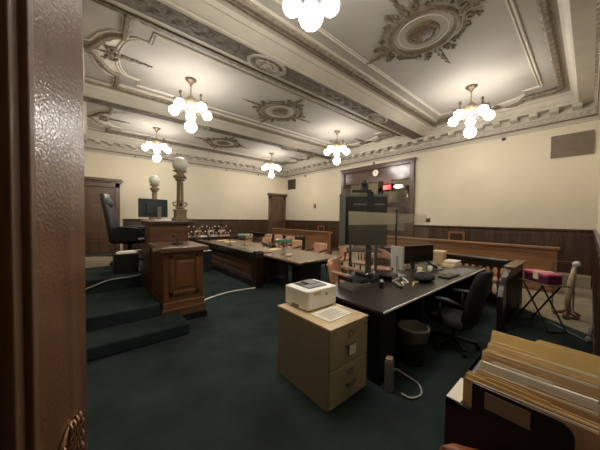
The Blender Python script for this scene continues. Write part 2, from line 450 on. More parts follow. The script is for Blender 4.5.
# rosettes
def rosette():
    t = thing('ceiling_medallion', '', 'ceiling medallion', group='carved ceiling rosettes')
    def ringpts(r, n=40): return [(r*math.cos(2*PI*k/n), r*math.sin(2*PI*k/n), -.002) for k in range(n)]
    mb = MB().tube(ringpts(.40), .014, 6, close=True)
    obj('inner_moulding', mb, 'mould', t, smooth=True)
    mb = MB()
    mb.tube([(.53*math.cos(2*PI*k/60), .53*math.sin(2*PI*k/60), -.012) for k in range(60)], [.046+.008*(k % 2) for k in range(60)], 8, close=True, flat=.6)
    obj('ring', mb, 'orn', t, smooth=True)
    mb = MB(); mb.lathe([(.27, .0), (.27, -.02), (.24, -.04), (.20, -.028), (.17, -.028), (.15, -.045), (.10, -.04), (.05, -.06), (0, -.065)], n=28)
    for k in range(14):
        a = 2*PI*k/14; mb.sphere((.185*math.cos(a), .185*math.sin(a), -.03), .03, 7, 5, (1, 1, .6))
    obj('boss', mb, 'orn', t, smooth=True)
    mb = MB()
    for k in range(4):
        Rm = Matrix.Rotation(k*PI/2, 3, 'Z')
        def V(x, y, z=-.015): return tuple(Rm @ Vector((x, y, z)))
        n = 13 if k % 2 == 0 else 11
        for i in range(n):
            rr = .060-.0032*i
            mb.sphere(V(.60+.054*i, .014*math.sin(2*i)), rr, 7, 4, (1, 1, .5))
        for s in (-1, 1):
            for (cx, cy, r0, ph, m) in ((.68, s*.15, .085, 0, 12), (.60, s*.32, .065, 1., 11), (.80, s*.24, .05, 2, 9)):
                mb.tube([V(cx+r0*(1-i/(m+3))*math.cos(ph+i*.6), cy+s*r0*(1-i/(m+3))*math.sin(ph+i*.6)) for i in range(m)], .019, 5)
            for i in range(3):
                mb.sphere(V(.56-.035*i, s*(.40+.035*i)), .03, 6, 4, (1, 1, .5))
    obj('scrollwork', mb, 'orn', t, smooth=True)
    return Once(t)
R_ = rosette()
R_((4.5, BAYS[0], ZC), 0, 'large carved plaster rosette nearest the camera, top right of the ceiling')
R_((4.5, BAYS[1], ZC), 0, 'carved plaster rosette in the middle ceiling bay between the two beams')
R_((4.5, BAYS[2], ZC), 0, 'small far carved rosette in the ceiling bay beside the far wall')

# ------------------------------------------------------------------ chandeliers
def chandelier():
    t = thing('chandelier', '', 'chandelier', group='globe chandeliers')
    mb = MB(); mb.lathe([(.02, 0), (.13, 0), (.12, -.03), (.07, -.06), (.035, -.10), (.03, -.14)], n=16)
    obj('canopy', mb, 'brass', t, smooth=True)
    mb = MB()
    for k in range(6): mb.tube([(.018*math.cos(a)*(1 if k % 2 else .3), .018*math.sin(a)*(.3 if k % 2 else 1), -.14-.045*k-.026+.026*math.sin(a)) for a in [2*PI*i/8 for i in range(8)]], .006, 5, close=True)
    mb.cyl((0, 0, -.13), (0, 0, -.42), .008, .008, 6)
    obj('chain', mb, 'brass', t)
    mb = MB(); mb.lathe([(.01, -.36), (.05, -.40), (.06, -.44), (.13, -.52), (.17, -.60), (.16, -.68), (.12, -.75), (.10, -.80), (.11, -.83), (.05, -.88), (.03, -.96), (.06, -1.0), (.07, -1.05)], n=14)
    for k in range(10):
        a = 2*PI*k/10
        mb.tube([(.07*math.cos(a), .07*math.sin(a), -.44), (.17*math.cos(a), .17*math.sin(a), -.53), (.195*math.cos(a), .195*math.sin(a), -.62), (.14*math.cos(a), .14*math.sin(a), -.76)], .011, 5)
    obj('body', mb, 'crystal', t, smooth=True)
    for k in range(5):
        a = 2*PI*k/5
        d = Vector((math.cos(a), math.sin(a), 0))
        mb = MB()
        mb.tube([d*.10+Vector((0, 0, -.74)), d*.20+Vector((0, 0, -.78)), d*.30+Vector((0, 0, -.70)), d*.365+Vector((0, 0, -.56)), d*.37+Vector((0, 0, -.50))], .014, 6)
        mb.tube([d*.335+Vector((0, 0, -.62)), d*.38+Vector((0, 0, -.575)), d*.40+Vector((0, 0, -.60)), d*.39+Vector((0, 0, -.66))], .012, 6)
        mb.sphere(d*.37+Vector((0, 0, -.47)), .035, 8, 6, (1, 1, 1.4)); mb.lathe([(.03, -.60), (.06, -.63), (.055, -.66)], (d.x*.39, d.y*.39, 0), 10)
        ar = obj('arm', mb, 'brass', t, smooth=True)
        mb = MB().sphere(d*.39+Vector((0, 0, -.745)), .112, 16, 10); obj('globe', mb, 'globe', ar, smooth=True)
    mb = MB().sphere((0, 0, -1.12), .132, 16, 10); obj('globe', mb, 'globe', t, smooth=True)
    return Once(t)
ch = chandelier()
CH = [((1.83, 2.02), 'lit globe chandelier cut by the top edge of the photo, nearest the camera'),
      ((7.2, 2.0), 'lit globe chandelier in the near bay, above the cream wall on the right'),
      ((1.85, 6.33), 'lit globe chandelier in the middle bay on the left, above the globe lamp posts'),
      ((7.12, 6.3), 'lit globe chandelier in the middle bay, right in front of the clock doorway'),
      ((1.88, 10.6), 'lit globe chandelier in the far bay on the left, above the black desk chair'),
      ((7.05, 10.65), 'lit globe chandelier in the far bay, near the far right corner of the room')]
for (x, y), l in CH: ch((x, y, ZC), math.atan2(y, x)+(PI/5 if x+y < 4 else 0), l)

# ------------------------------------------------------------------ doors
def big_door(n, x0, x1, z0, face):
    """panelled wooden door with a hooded surround on the far wall"""
    y = YF
    mb = MB()
    mb.box(x0, x0+.16, y-.12, y, z0, 3.0).box(x1-.16, x1, y-.12, y, z0, 3.0).box(x0, x1, y-.12, y, 2.82, 3.0)
    mb.box(x0-.04, x1+.04, y-.16, y, 3.0, 3.06).box(x0-.10, x1+.10, y-.24, y, 3.06, 3.13).box(x0-.06, x1+.06, y-.2, y, 3.13, 3.17)
    o = struct('door_%d' % n, mb, 'doorwood', bevel=.01)
    mb = MB().box(x0+.16, x1-.16, y-.05, y, z0, 2.82)
    obj('door_leaf', mb, 'doorwood', o)
    mb = MB(); xa, xb = x0+.27, x1-.27
    for z in ((z0+.15, z0+.62), (z0+.72, z0+1.3), (z0+1.42, 2.0), (2.1, 2.4), (2.48, 2.72)):
        for b in ((xa, xb, z[0], z[0]+.035), (xa, xb, z[1]-.035, z[1]), (xa, xa+.035, *z), (xb-.035, xb, *z)):
            mb.box(b[0], b[1], y-.07, y-.05, b[2], b[3])
    obj('panel_moulding', mb, 'doorwood', o)
    return o
d1 = big_door(1, -.42, .90, 0, 1)
mb = MB().box(.0, .22, YF-.062, YF-.05, 2.02, 2.12); obj('door_sign', mb, 'brass', d1)
d2 = big_door(2, 8.30, 9.54, 0, 1)
mb = MB().box(8.72, 8.98, YF-.062, YF-.05, 1.98, 2.06); obj('door_sign', mb, 'brass', d2)
mb = MB().box(8.50, 8.54, YF-.08, YF-.05, 1.0, 1.7); obj('push_plate', mb, 'steel', d2)

# the great doorway in the right wall
mb = MB()
mb.box(XP-.10, XP+.02, 4.45, 4.63, 0, 4.02).box(XP-.10, XP+.02, 7.93, 8.1, 0, 4.02).box(XP-.10, XP+.02, 4.63, 7.93, 3.86, 4.02)
mb.box(XP-.13, XP+.02, 4.40, 8.15, 3.98, 4.05)
mb.box(XP, XP+.50, 4.45, 4.60, 0, 4.02).box(XP, XP+.50, 7.95, 8.1, 0, 4.02)
d3 = struct('door_3', mb, 'portal', bevel=.012)
mb = MB().box(XP-.02, XP+.30, 4.60, 7.95, 3.30, 3.90)
obj('lintel', mb, 'portaly', d3)
mb = MB()
for z0, z1 in ((3.34, 3.38), (3.80, 3.84)): mb.box(XP-.04, XP-.02, 4.75, 7.85, z0, z1)
obj('lintel_moulding', mb, 'portaly', d3)
# vestibule behind it
mb = MB(); mb.box(13.0, 13.1, 3.6, 9.6, 0, 4.6).box(XP+.2, 13.0, 3.5, 3.6, 0, 4.6).box(XP+.2, 13.0, 9.6, 9.7, 0, 4.6).box(XP+.2, 13.1, 3.5, 9.7, 4.6, 4.7)
struct('wall_vestibule', mb, 'vest_wall')
mb = MB()   # inner wooden screen: frame with doors and fanlight
x0 = 11.6
mb.box(x0, x0+.12, 4.0, 4.2, 0, 3.9).box(x0, x0+.12, 7.10, 7.34, 0, 3.75).box(x0, x0+.12, 5.55, 5.72, 0, 3.2)
mb.box(x0, x0+.12, 4.0, 7.34, 3.10, 3.30).box(x0, x0+.12, 4.0, 7.34, 3.62, 3.80).box(x0-.06, x0+.18, 3.95, 7.40, 3.80, 3.92).box(x0, x0+.12, 4.0, 7.34, 2.40, 2.52)
d4 = struct('door_4', mb, 'portal', bevel=.01)
for a, b in ((4.2, 5.55), (5.72, 7.10)):
    mb = MB().box(x0+.02, x0+.08, a, b, 0, 1.1).box(x0+.02, x0+.08, a, a+.14, 1.1, 2.4).box(x0+.02, x0+.08, b-.14, b, 1.1, 2.4).box(x0+.02, x0+.08, a+.14, b-.14, 2.26, 2.4)
    lf = obj('door_leaf', mb, 'portal', d4)
    obj('pane', MB().box(x0+.045, x0+.055, a+.14, b-.14, 1.1, 2.26), 'glass', lf)
    obj('transom_pane', MB().box(x0+.045, x0+.055, a, b, 2.52, 3.10), 'glass', d4)
t = thing('exit_sign', 'red lit exit sign hanging inside the big doorway', 'exit sign', (10.4, 6.08, 3.10))
obj('housing', MB().box(-.05, .05, -.26, .26, -.13, .17), 'exit_green', t, bevel=.01)
obj('sign_face', MB().box(-.058, -.05, -.2, .2, -.09, .13), 'exit', t)
def letters(parent, y0, z0, h, wd, seq, x, mat):
    """EXIT in bars, read from the court room (looking along +X, y falls to the right)"""
    mb = MB(); s = .018
    y = y0
    for chh in seq:
        if chh == 'E':
            mb.box(x, x+.004, y-s, y, z0, z0+h)
            for zz in (z0, z0+h/2-s/2, z0+h-s): mb.box(x, x+.004, y-wd, y, zz, zz+s)
        elif chh == 'X':
            for sg in (-1, 1):
                mb.extr([(x, y-(wd/2)+sg*(wd/2), z0), (x, y-(wd/2)+sg*(wd/2)-s*sg, z0), (x, y-(wd/2)-sg*(wd/2), z0+h), (x, y-(wd/2)-sg*(wd/2)+s*sg, z0+h)], (.004, 0, 0))
        elif chh == 'I': mb.box(x, x+.004, y-wd/2-s/2, y-wd/2+s/2, z0, z0+h)
        elif chh == 'T': mb.box(x, x+.004, y-wd/2-s/2, y-wd/2+s/2, z0, z0+h); mb.box(x, x+.004, y-wd, y, z0+h-s, z0+h)
        y -= wd+.02
    obj('lettering', mb, mat, parent)
letters(t, .165, -.06, .16, .065, 'EXIT', -.064, 'exit_txt')
obj('hanging_rod', MB().cyl((0, 0, .17), (0, 0, 1.5), .012), 'steel', t)
t = thing('wall_lamp', 'small bright lamp glowing inside the big doorway on the right', 'lamp', (11.6, 6.16, 3.22))
obj('lamp_shade', MB().sphere((-.10, 0, .06), .10, 12, 8, (.7, 2.2, .8)), 'vest_lamp', t, smooth=True)
obj('bracket', MB().box(-.06, 0, -.05, .05, -.06, .0), 'brass', t)

t = thing('fill_globe', 'unseen globe light added to brighten the inside of the big doorway', 'lamp', (10.9, 7.6, 4.6))  # hidden behind the lintel, added to brighten the vestibule
obj('fitting', MB().lathe([(.01, 0), (.10, 0), (.09, -.04), (.05, -.06)], n=12), 'brass', t); obj('globe', MB().sphere((0, 0, -.17), .13, 14, 9), 'vest_fill', t, smooth=True)
t = thing('wall_clock', 'round white wall clock on the wooden lintel of the big doorway', 'clock', (XP-.02, 6.17, 3.68), 0)
mb = MB(); mb.rings([[(-x, r*math.cos(2*PI*k/28), r*math.sin(2*PI*k/28)) for k in range(28)] for x, r in ((0, .165), (.05, .165), (.06, .145), (.045, .14))])
obj('clock_case', mb, 'brass', t)
obj('clock_face', MB().cyl((-.02, 0, 0), (-.05, 0, 0), .14, .14, 28), 'paper', t)
obj('hands', MB().box(-.055, -.052, -.006, .006, -.02, .10).box(-.055, -.052, -.07, .01, -.006, .006), 'blk', t)

# wall fittings
def grille(name, label, y0, y1, z0, z1, fr, bk):
    t = thing(name, label, 'air vent', (XP, (y0+y1)/2, z0))
    h = (y1-y0)/2; H = z1-z0
    obj('backing', MB().box(-.02, -.002, -h+.03, h-.03, .03, H-.03), bk, t)
    obj('frame', MB().box(-.035, 0, -h, h, 0, .04).box(-.035, 0, -h, h, H-.04, H).box(-.035, 0, -h, -h+.04, .04, H-.04).box(-.035, 0, h-.04, h, .04, H-.04), fr, t)
    mb = MB(); n = int(H/.035)
    for k in range(1, n): mb.box(-.03, -.022, -h+.04, h-.04, .035*k+.01, .035*k+.03)
    obj('louvre', mb, fr, t)
grille('wall_vent', 'wide brown louvred vent high on the cream wall at the right edge', .0, .76, 3.36, 3.95, 'vent', 'vent')
grille('wall_vent', 'small dark louvred vent high beside the far right corner of the room', 11.8, 12.55, 3.45, 4.07, 'vent_dk', 'vent_dk')
t = thing('fire_alarm', 'small reddish brown alarm box on the cream wall left of the big doorway', 'alarm', (XP+.005, 10.06, 2.35))
obj('housing', MB().box(-.06, 0, -.08, .08, -.11, .11), 'alarm', t, bevel=.01)
obj('strobe', MB().box(-.08, -.06, -.05, .05, .0, .07), 'lgrey', t)
mb = MB(); mb.cyl((0, 0, 0), (-.03, 0, 0), .05, .05, 12).cyl((-.03, 0, 0), (-.07, 0, 0), .025, .03, 10)
sp = obj('sprinkler_head', mb, 'vent_dk'); sp.location = (XP+.01, 1.78, 4.13)
tag(sp, 'small dark sprinkler knob under the cornice, between doorway and brown vent', 'sprinkler', 'sprinkler knobs under the cornice')
def spk(loc, rz, l):
    c = sp.copy(); C.objects.link(c); c.location = loc; c.rotation_euler = (0, 0, rz); c['label'] = l
spk((XP+.01, 6.3, 4.13), 0, 'small dark sprinkler knob directly above the wall clock')
spk((XP+.01, 10.9, 4.13), 0, 'small dark sprinkler knob above the small reddish alarm box')
spk((1.45, YF+.01, 4.23), PI/2, 'small dark sprinkler knob on the far wall, left of the near lamp post globe')
spk((5.57, YF+.01, 4.2), PI/2, 'small dark sprinkler knob in the middle of the far wall')
spk((7.55, YF+.01, 4.2), PI/2, 'small dark sprinkler knob on the far wall left of the corner chandelier')

# ------------------------------------------------------------------ platform steps
mb = MB(); mb.box(XL, 1.04, 3.60, 4.15, 0, .16)
s1 = struct('platform_step', mb, 'stair_carpet', bevel=.02)
mb = MB(); mb.box(XL, .78, 4.15, 5.45, 0, .33); struct('platform_step', mb, 'stair_carpet', bevel=.02)
mb = MB(); mb.box(XL, .70, 5.45, 9.2, 0, .56); struct('platform_step', mb, 'stair_carpet', bevel=.02)
m = obj('chair_mat', MB().prism([(-.5, 6.75), (.42, 6.72), (.42, 8.2), (.0, 8.5), (-.5, 8.5)], .56, .566), 'mat')
tag(m, 'pale chair mat on the green platform under the high-backed black chair', 'mat')
# cables
def cable(name, pts, r, mat, label):
    cu = []
    P = [Vector(p) for p in pts]
    for i in range(len(P)-1):
        p0, p1, p2, p3 = P[max(i-1, 0)], P[i], P[i+1], P[min(i+2, len(P)-1)]
        for k in range(6):
            t = k/6
            cu.append(.5*((2*p1)+(p2-p0)*t+(2*p0-5*p1+4*p2-p3)*t*t+(3*p1-p0-3*p2+p3)*t**3))
    cu.append(P[-1])
    o = obj(name, MB().tube(cu, r, 6), mat, smooth=True)
    return tag(o, label, 'cable')
cable('floor_cable', [(1.52, 4.72, .012), (1.75, 4.92, .012), (2.3, 5.08, .012), (2.92, 5.02, .012)], .014, 'paper', 'white cable lying across the green carpet from the panelled desk to the railing')
cable('stair_cable', [(-.5, 5.435, .36), (-.1, 5.43, .42), (.2, 5.43, .52), (.5, 5.435, .535), (.69, 5.435, .55)], .012, 'lgrey', 'pale cable running along the top riser of the green platform')

# ------------------------------------------------------------------ judge's bench
t = thing('judges_bench', 'long raised brown wooden bench carrying the two globe lamp posts', 'judge bench', (1.12, 6.9, 0))
W = dict(parent=t, world=True)
obj('body', MB().box(.80, 1.48, 5.22, 5.75, 0, 1.50).box(1.14, 1.48, 5.75, 8.75, 0, 1.50), 'judgewood', bevel=.01, **W)
obj('ledge', MB().box(.74, 1.56, 5.16, 5.80, 1.50, 1.57).box(1.08, 1.56, 5.80, 8.80, 1.50, 1.57), 'darky', bevel=.012, **W)
obj('plinth', MB().box(.78, 1.52, 5.20, 5.77, 0.0, .2).box(1.12, 1.52, 5.77, 8.79, 0.0, .2), 'dark', **W)
mb = MB()
for k in range(4):
    y0 = 5.4+k*.85
    for b in ((y0, y0+.7, .4, .44), (y0, y0+.7, 1.3, 1.34), (y0, y0+.04, .4, 1.34), (y0+.66, y0+.7, .4, 1.34)): mb.box(1.48, 1.50, b[0], b[1], b[2], b[3])
obj('panel_moulding', mb, 'dark', **W)

t = thing('clerk_desk', 'lower panelled wooden desk in front of the raised bench beside the steps', 'desk', (1.12, 4.7, 0))
W = dict(parent=t, world=True)
obj('body', MB().box(.82, 1.42, 4.17, 5.15, .30, 1.10), 'oak', bevel=.006, **W)
obj('desk_top', MB().box(.76, 1.48, 4.08, 5.155, 1.10, 1.18), 'judgewood', bevel=.015, **W)
mb = MB()
for b in ((.90, 1.34, .42, .48), (.90, 1.34, 1.00, 1.05), (.90, .955, .42, 1.05), (1.285, 1.34, .42, 1.05)): mb.box(b[0], b[1], 4.145, 4.172, b[2], b[3])
mb.box(.99, 1.25, 4.155, 4.172, .53, .95)
obj('panel_moulding', mb, 'oak', bevel=.008, **W)
mb = MB(); mb.box(.79, 1.45, 4.155, 5.15, .0, .18).box(.79, 1.45, 4.14, 5.15, .18, .22).box(.81, 1.43, 4.15, 5.15, .22, .32)
obj('plinth', mb, 'oakx', bevel=.008, **W)
obj('kick', MB().box(1.06, 1.46, 4.10, 4.14, 0, .10), 'blk', **W)

def mic(loc, rz, label, h=.22):
    t = thing('microphone', label, 'microphone', loc, rz)
    obj('base', MB().box(-.05, .05, -.07, .07, 0, .03), 'blk', t, bevel=.006)
    obj('gooseneck', MB().tube([(0, 0, .03), (0, 0, h*.6), (.02, 0, h*.85), (.06, 0, h)], .012, 6), 'blk', t, smooth=True)
    obj('capsule', MB().tube([(.05, 0, h), (.10, 0, h+.005)], .02, 8), 'blk', t, smooth=True)
mic((1.10, 4.5, 1.18), 2., 'black gooseneck microphone on the lower panelled desk beside the steps', .14)

def lamp_post():
    t = thing('lamp_post', '', 'lamp', group='globe lamp posts on the bench')
    obj('pedestal', MB().box(-.13, .13, -.13, .13, 0, .06).box(-.10, .10, -.10, .10, .06, .20).box(-.115, .115, -.115, .115, .20, .23), 'post', t, bevel=.008)
    mb = MB()
    mb.lathe([(.075, .23), (.09, .26), (.06, .30), (.055, .78), (.06, .80)], n=12)
    for k in range(10):
        a = 2*PI*k/10; mb.cyl((.058*math.cos(a), .058*math.sin(a), .30), (.055*math.cos(a), .055*math.sin(a), .78), .01, .01, 5)
    obj('shaft', mb, 'post', t, smooth=True)
    mb = MB()
    for k in range(4):
        a = k*PI/2; d = Vector((math.cos(a), math.sin(a), 0))
        mb.tube([d*.06+Vector((0, 0, .28)), d*.12+Vector((0, 0, .31)), d*.135+Vector((0, 0, .36)), d*.10+Vector((0, 0, .38)), d*.09+Vector((0, 0, .35))], .015, 6)
    obj('scroll', mb, 'post', t, smooth=True)
    mb = MB().lathe([(.06, .80), (.10, .82), (.075, .85), (.12, .91), (.08, .93), (.06, .96), (.14, 1.0), (.10, 1.02)], n=14)
    for k in range(8):
        a = 2*PI*k/8; mb.sphere((.1*math.cos(a), .1*math.sin(a), .885), .03, 7, 5)
    obj('capital', mb, 'post', t, smooth=True)
    obj('globe', MB().sphere((0, 0, 1.14), .148, 20, 12), 'dull_globe', t, smooth=True)
    return Once(t)
lp = lamp_post()
lp((1.37, 5.40, 1.57), 0, 'nearer unlit white globe lamp post on the end of the raised bench')
lp((1.41, 8.3, 1.57), 0, 'farther unlit white globe lamp post behind the monitor on the bench')

t = thing('computer_monitor', 'black monitor seen from behind on the raised bench, before the far lamp post', 'monitor', (.93, 5.60, 1.575), math.radians(8))
obj('panel', MB().box(-.26, .26, -.02, .02, .06, .42), 'screen', t, bevel=.01)
obj('back_housing', MB().box(-.14, .14, -.05, -.02, .12, .34), 'screen', t, bevel=.015)
obj('stand', MB().box(.05, .12, -.075, -.05, .0, .27).box(-.02, .2, -.14, .04, 0, .018), 'grey', t)
for k, (x, y, r, lb) in enumerate(((1.0, 5.32, .2, 'loose white papers on the bench ledge in front of the monitor'), (1.26, 6.35, -.1, 'white paper sheets on the bench ledge beside the black chair'))):
    o = obj('paper_stack', MB().box(-.14, .14, -.11, .11, 0, .014, rot=r, at=(0, 0, 0)).box(-.12, .13, -.1, .1, .014, .024, rot=r+.3, at=(0, 0, 0)), 'paper'); o.location = (x, y, 1.57); tag(o, lb, 'papers')

# ------------------------------------------------------------------ office chairs
def office_chair(name, label, loc, rz, back_h, seat_z, mat, high=True, base_z=0):
    """faces +Y before turning"""
    t = thing(name, label, 'office chair', loc, rz)
    obj('seat', MB().rings([[(x*s, y*s-.0, z) for x, y in ((-.25, -.24), (-.26, .0), (-.24, .22), (-.15, .27), (.15, .27), (.24, .22), (.26, 0), (.25, -.24), (0, -.27))] for s, z in ((.9, seat_z-.10), (1, seat_z-.08), (1, seat_z-.02), (.9, seat_z))]), mat, t, smooth=False, bevel=.015)
    rings = []
    for k in range(9):
        u = k/8; z = seat_z+.02+u*back_h
        wd = .24*(1-.12*u)+.02*math.sin(u*PI); wd *= (1 if k < 7 else (.92 if k == 7 else .66))
        yb = -.25-.05*math.sin(u*PI*.5)-.10*u*u
        th = .055*(1 if k < 7 else .75)
        rings.append([(-wd, yb+.04, z), (-wd*.7, yb+th, z), (0, yb+th*.8, z), (wd*.7, yb+th, z), (wd, yb+.04, z), (wd*.8, yb-.03, z), (0, yb-.05, z), (-wd*.8, yb-.03, z)])
    obj('backrest', MB().rings(rings), mat, t, smooth=True)
    if high:
        mb = MB(); zt = seat_z+back_h*.80
        mb.sphere((0, -.315, zt), .2, 12, 6, (1, .17, .5)); obj('headrest', mb, mat, t, smooth=True)
    for s in (-1, 1):
        mb = MB(); mb.tube([(s*.29, -.24, seat_z+.22), (s*.30, -.05, seat_z+.25), (s*.30, .18, seat_z+.23), (s*.30, .25, seat_z+.18)], [.022, .032, .032, .024], 8)
        ar = obj('armrest', mb, 'blk', t, smooth=True)
        mb = MB(); mb.tube([(s*.29, .02, seat_z+.24), (s*.31, .04, seat_z+.08), (s*.24, .02, seat_z-.08)], .02, 6); obj('arm_post', mb, 'blk', ar, smooth=True)
    obj('gas_lift', MB().cyl((0, 0, .10), (0, 0, seat_z-.10), .03, .03, 10).box(-.1, .1, -.1, .1, seat_z-.13, seat_z-.09), 'blk', t)
    for k in range(5):
        a = 2*PI*k/5+.3; d = Vector((math.cos(a), math.sin(a), 0))
        lg = obj('base_leg', MB().tube([d*.02+Vector((0, 0, .12)), d*.30+Vector((0, 0, .075))], [.03, .02], 6), 'blk', t)
        q = d*.30
        obj('caster', MB().cyl(q+Vector((-.02*d.y, .02*d.x, .03)), q+Vector((.02*d.y, -.02*d.x, .03)), .03, .03, 10), 'blk', lg)
    return t
ec = office_chair('executive_chair', 'high-backed black leather executive chair on the raised platform at left', (.66, 6.85, .566), -PI/2-.35, .97, .58, 'blk_leather')
for s_ in (-1, 1):
    obj('side_panel', MB().box(s_*.29-.035, s_*.29+.035, -.24, .2, .52, .80), 'blk_leather', ec, bevel=.02)
ec.scale = (1.15, 1.2, 1)
t = thing('storage_box', 'low black box topped with papers on the platform below the executive chair', 'box', (.50, 5.86, .56))
obj('body', MB().box(-.20, .19, -.17, .17, 0, .35), 'blk', t, bevel=.01)
obj('lid', MB().box(-.21, .195, -.18, .18, .35, .37), 'blk', t)
o = obj('paper_stack', MB().box(-.15, .16, -.13, .13, 0, .012).box(-.10, .17, -.1, .14, .012, .03, rot=.2, at=(0, 0, 0)), 'paper'); o.location = (.5, 5.86, .93)
tag(o, 'white papers lying on the low black box on the platform', 'papers')

# ------------------------------------------------------------------ balustrades
def baluster_prof(h):
    return [(.035, 0), (.035, .06*h), (.018, .1*h), (.032, .28*h), (.038, .36*h), (.02, .5*h), (.016, .55*h), (.03, .66*h), (.034, .74*h), (.018, .88*h), (.035, .94*h), (.035, h)]
def balustrade(label, x, y0, y1, top, nb, end='low', mat='black_wood'):
    t = thing('balustrade', label, 'railing', (x, (y0+y1)/2, 0))
    W = dict(parent=t, world=True)
    obj('top_rail', MB().box(x-.10, x+.10, y0+.12, y1, top-.07, top).box(x-.07, x+.07, y0+.12, y1, top-.17, top-.07), mat, bevel=.012, **W)
    obj('bottom_rail', MB().box(x-.09, x+.09, y0+.12, y1, .0, .16).box(x-.075, x+.075, y0+.12, y1, .16, .2), mat, bevel=.01, **W)
    n = nb; step = (y1-y0-.3)/n
    proto = None
    h = top-.17-.2
    for k in range(n):
        y = y0+.22+step*(k+.5)
        if proto is None:
            proto = obj('baluster', MB().lathe(baluster_prof(h), n=8), 'doorwood', t, smooth=True); q = proto
        else:
            q = proto.copy(); C.objects.link(q)
        q.location = (0, y-t.location.y, .2)
    for y in ((y0, y1) if end == 'low' else (y1,)):
        mb = MB()
        s = .10
        mb.box(x-s, x+s, y-s*.2, y+.2, 0, top-.06)
        mb.tube([(x-s-.01, y+.06, top-.02), (x+s+.01, y+.06, top-.02)], .075, 12)
        obj('newel_post', mb, mat, bevel=.01, **W)
    return t
balustrade('dark balustrade with turned balusters in front of the long counsel table', 3.0, 5.0, 9.3, .82, 34)
balustrade('dark balustrade behind the counsel chairs, left of the central aisle', 6.62, 7.6, 12.0, .88, 30)
bt = balustrade('dark balustrade behind the black office desk, right of the central aisle', 6.12, .86, 3.6, .90, 20, end='high')
mb = MB()
mb.extr([(4.58, .80, 0), (6.22, .80, 0), (6.22, .80, .86), (5.25, .80, .86), (5.02, .80, .84), (4.84, .80, .78), (4.70, .80, .67), (4.62, .80, .52)], (0, .07, 0))
o = obj('end_panel', mb, 'black_wood', bt, world=True, bevel=.008)
mb = MB(); mb.box(5.25, 6.25, .76, .92, .86, .90); obj('end_cap', mb, 'oakx', bt, world=True, bevel=.01)
mb = MB()
for k in range(11): mb.box(4.88+k*.12, 4.90+k*.12, .785, .80, .10, .74)
obj('panel_moulding', mb, 'black_wood', bt, world=True)

# pew fronts before the public seats
def pew_front(label, y0, y1):
    x = 8.0
    t = thing('pew_front', label, 'pew', (x, (y0+y1)/2, 0))
    W = dict(parent=t, world=True)
    obj('body', MB().box(x, x+.07, y0, y1, .0, 1.0), 'oaky', **W)
    obj('top_rail', MB().box(x-.06, x+.16, y0-.04, y1+.04, 1.0, 1.06), 'oaky', bevel=.012, **W)
    obj('moulding', MB().box(x-.025, x, y0, y1, .90, .95).box(x-.03, x, y0, y1, 0, .16).box(x-.02, x, y0, y0+.12, .16, .9).box(x-.02, x, y1-.12, y1, .16, .9), 'oaky', bevel=.006, **W)
    obj('bench_seat', MB().box(x+.55, x+1.0, y0+1.2, y1, .40, .46).box(x+.98, x+1.05, y0+1.2, y1, .40, .98).box(x+.60, x+.98, y0+1.3, y0+1.36, 0, .4).box(x+.6, x+.98, y1-.16, y1-.1, 0, .4), 'oaky', **W)
    return t
pew_front('long lit brown wooden pew front right of the aisle, behind the purple box', .46, 4.9)
pew_front('brown wooden pew front left of the aisle, below the reddish alarm box', 7.42, 11.9)
def frame_chair(loc, label, wd=.5):
    t = thing('frame_back_chair', label, 'chair', loc, 0, 'wooden frame-backed chairs at the right wall')
    obj('back_frame', MB().box(.16, .20, -wd/2, -wd/2+.05, .42, 1.25).box(.16, .20, wd/2-.05, wd/2, .42, 1.25).box(.16, .20, -wd/2+.05, wd/2-.05, 1.19, 1.25), 'oaky', t)
    obj('back_panel', MB().box(.17, .19, -wd/2+.05, wd/2-.05, .55, 1.19), 'dark', t)
    obj('seat', MB().box(-.2, .2, -wd/2, wd/2, .42, .47), 'oaky', t)
    for a in (-.18, .16):
        for b in (-1, 1): obj('leg', MB().box(a, a+.04, b*(wd/2-.02)-.02, b*(wd/2-.02)+.02, 0, .42), 'oaky', t)
    return t
frame_chair((9.32, 2.95, .012), 'wooden chair back with pale frame against the wainscot, right of the doorway')
frame_chair((9.32, 9.45, .012), 'wooden chair back with pale frame against the wainscot, below the alarm box')

# ------------------------------------------------------------------ counsel tables
def counsel_table(label, x0, x1, y0, y1, panel):
    t = thing('counsel_table', label, 'table', ((x0+x1)/2, (y0+y1)/2, 0))
    W = dict(parent=t, world=True)
    obj('tabletop', MB().box(x0, x1, y0, y1, .715, .76), 'desktop', bevel=.008, **W)
    obj('apron', MB().box(x0+.10, x1-.10, y0+.10, y1-.10, .62, .715), 'black_wood', **W)
    obj('pedestal', MB().box(panel[0], panel[1], y0+.62, y0+.80, 0, .62), 'black_wood', **W)
    obj('pedestal', MB().box(panel[0], panel[1], y1-.80, y1-.62, 0, .62), 'black_wood', **W)
    obj('leg', MB().box(x0+.14, x0+.20, y0+.6, y0+.66, 0, .62), 'black_wood', **W)
    obj('modesty_panel', MB().box(x0+.12, x0+.16, y0+1.3, y1-.2, .05, .62), 'black_wood', **W)
counsel_table('near wooden counsel table with a green banker lamp, end towards the file cabinet', 3.16, 4.50, 3.76, 6.55, (3.62, 4.42))
counsel_table('farther wooden counsel table behind the balustrade, towards the far wall', 3.18, 4.45, 6.72, 9.5, (3.6, 4.3))

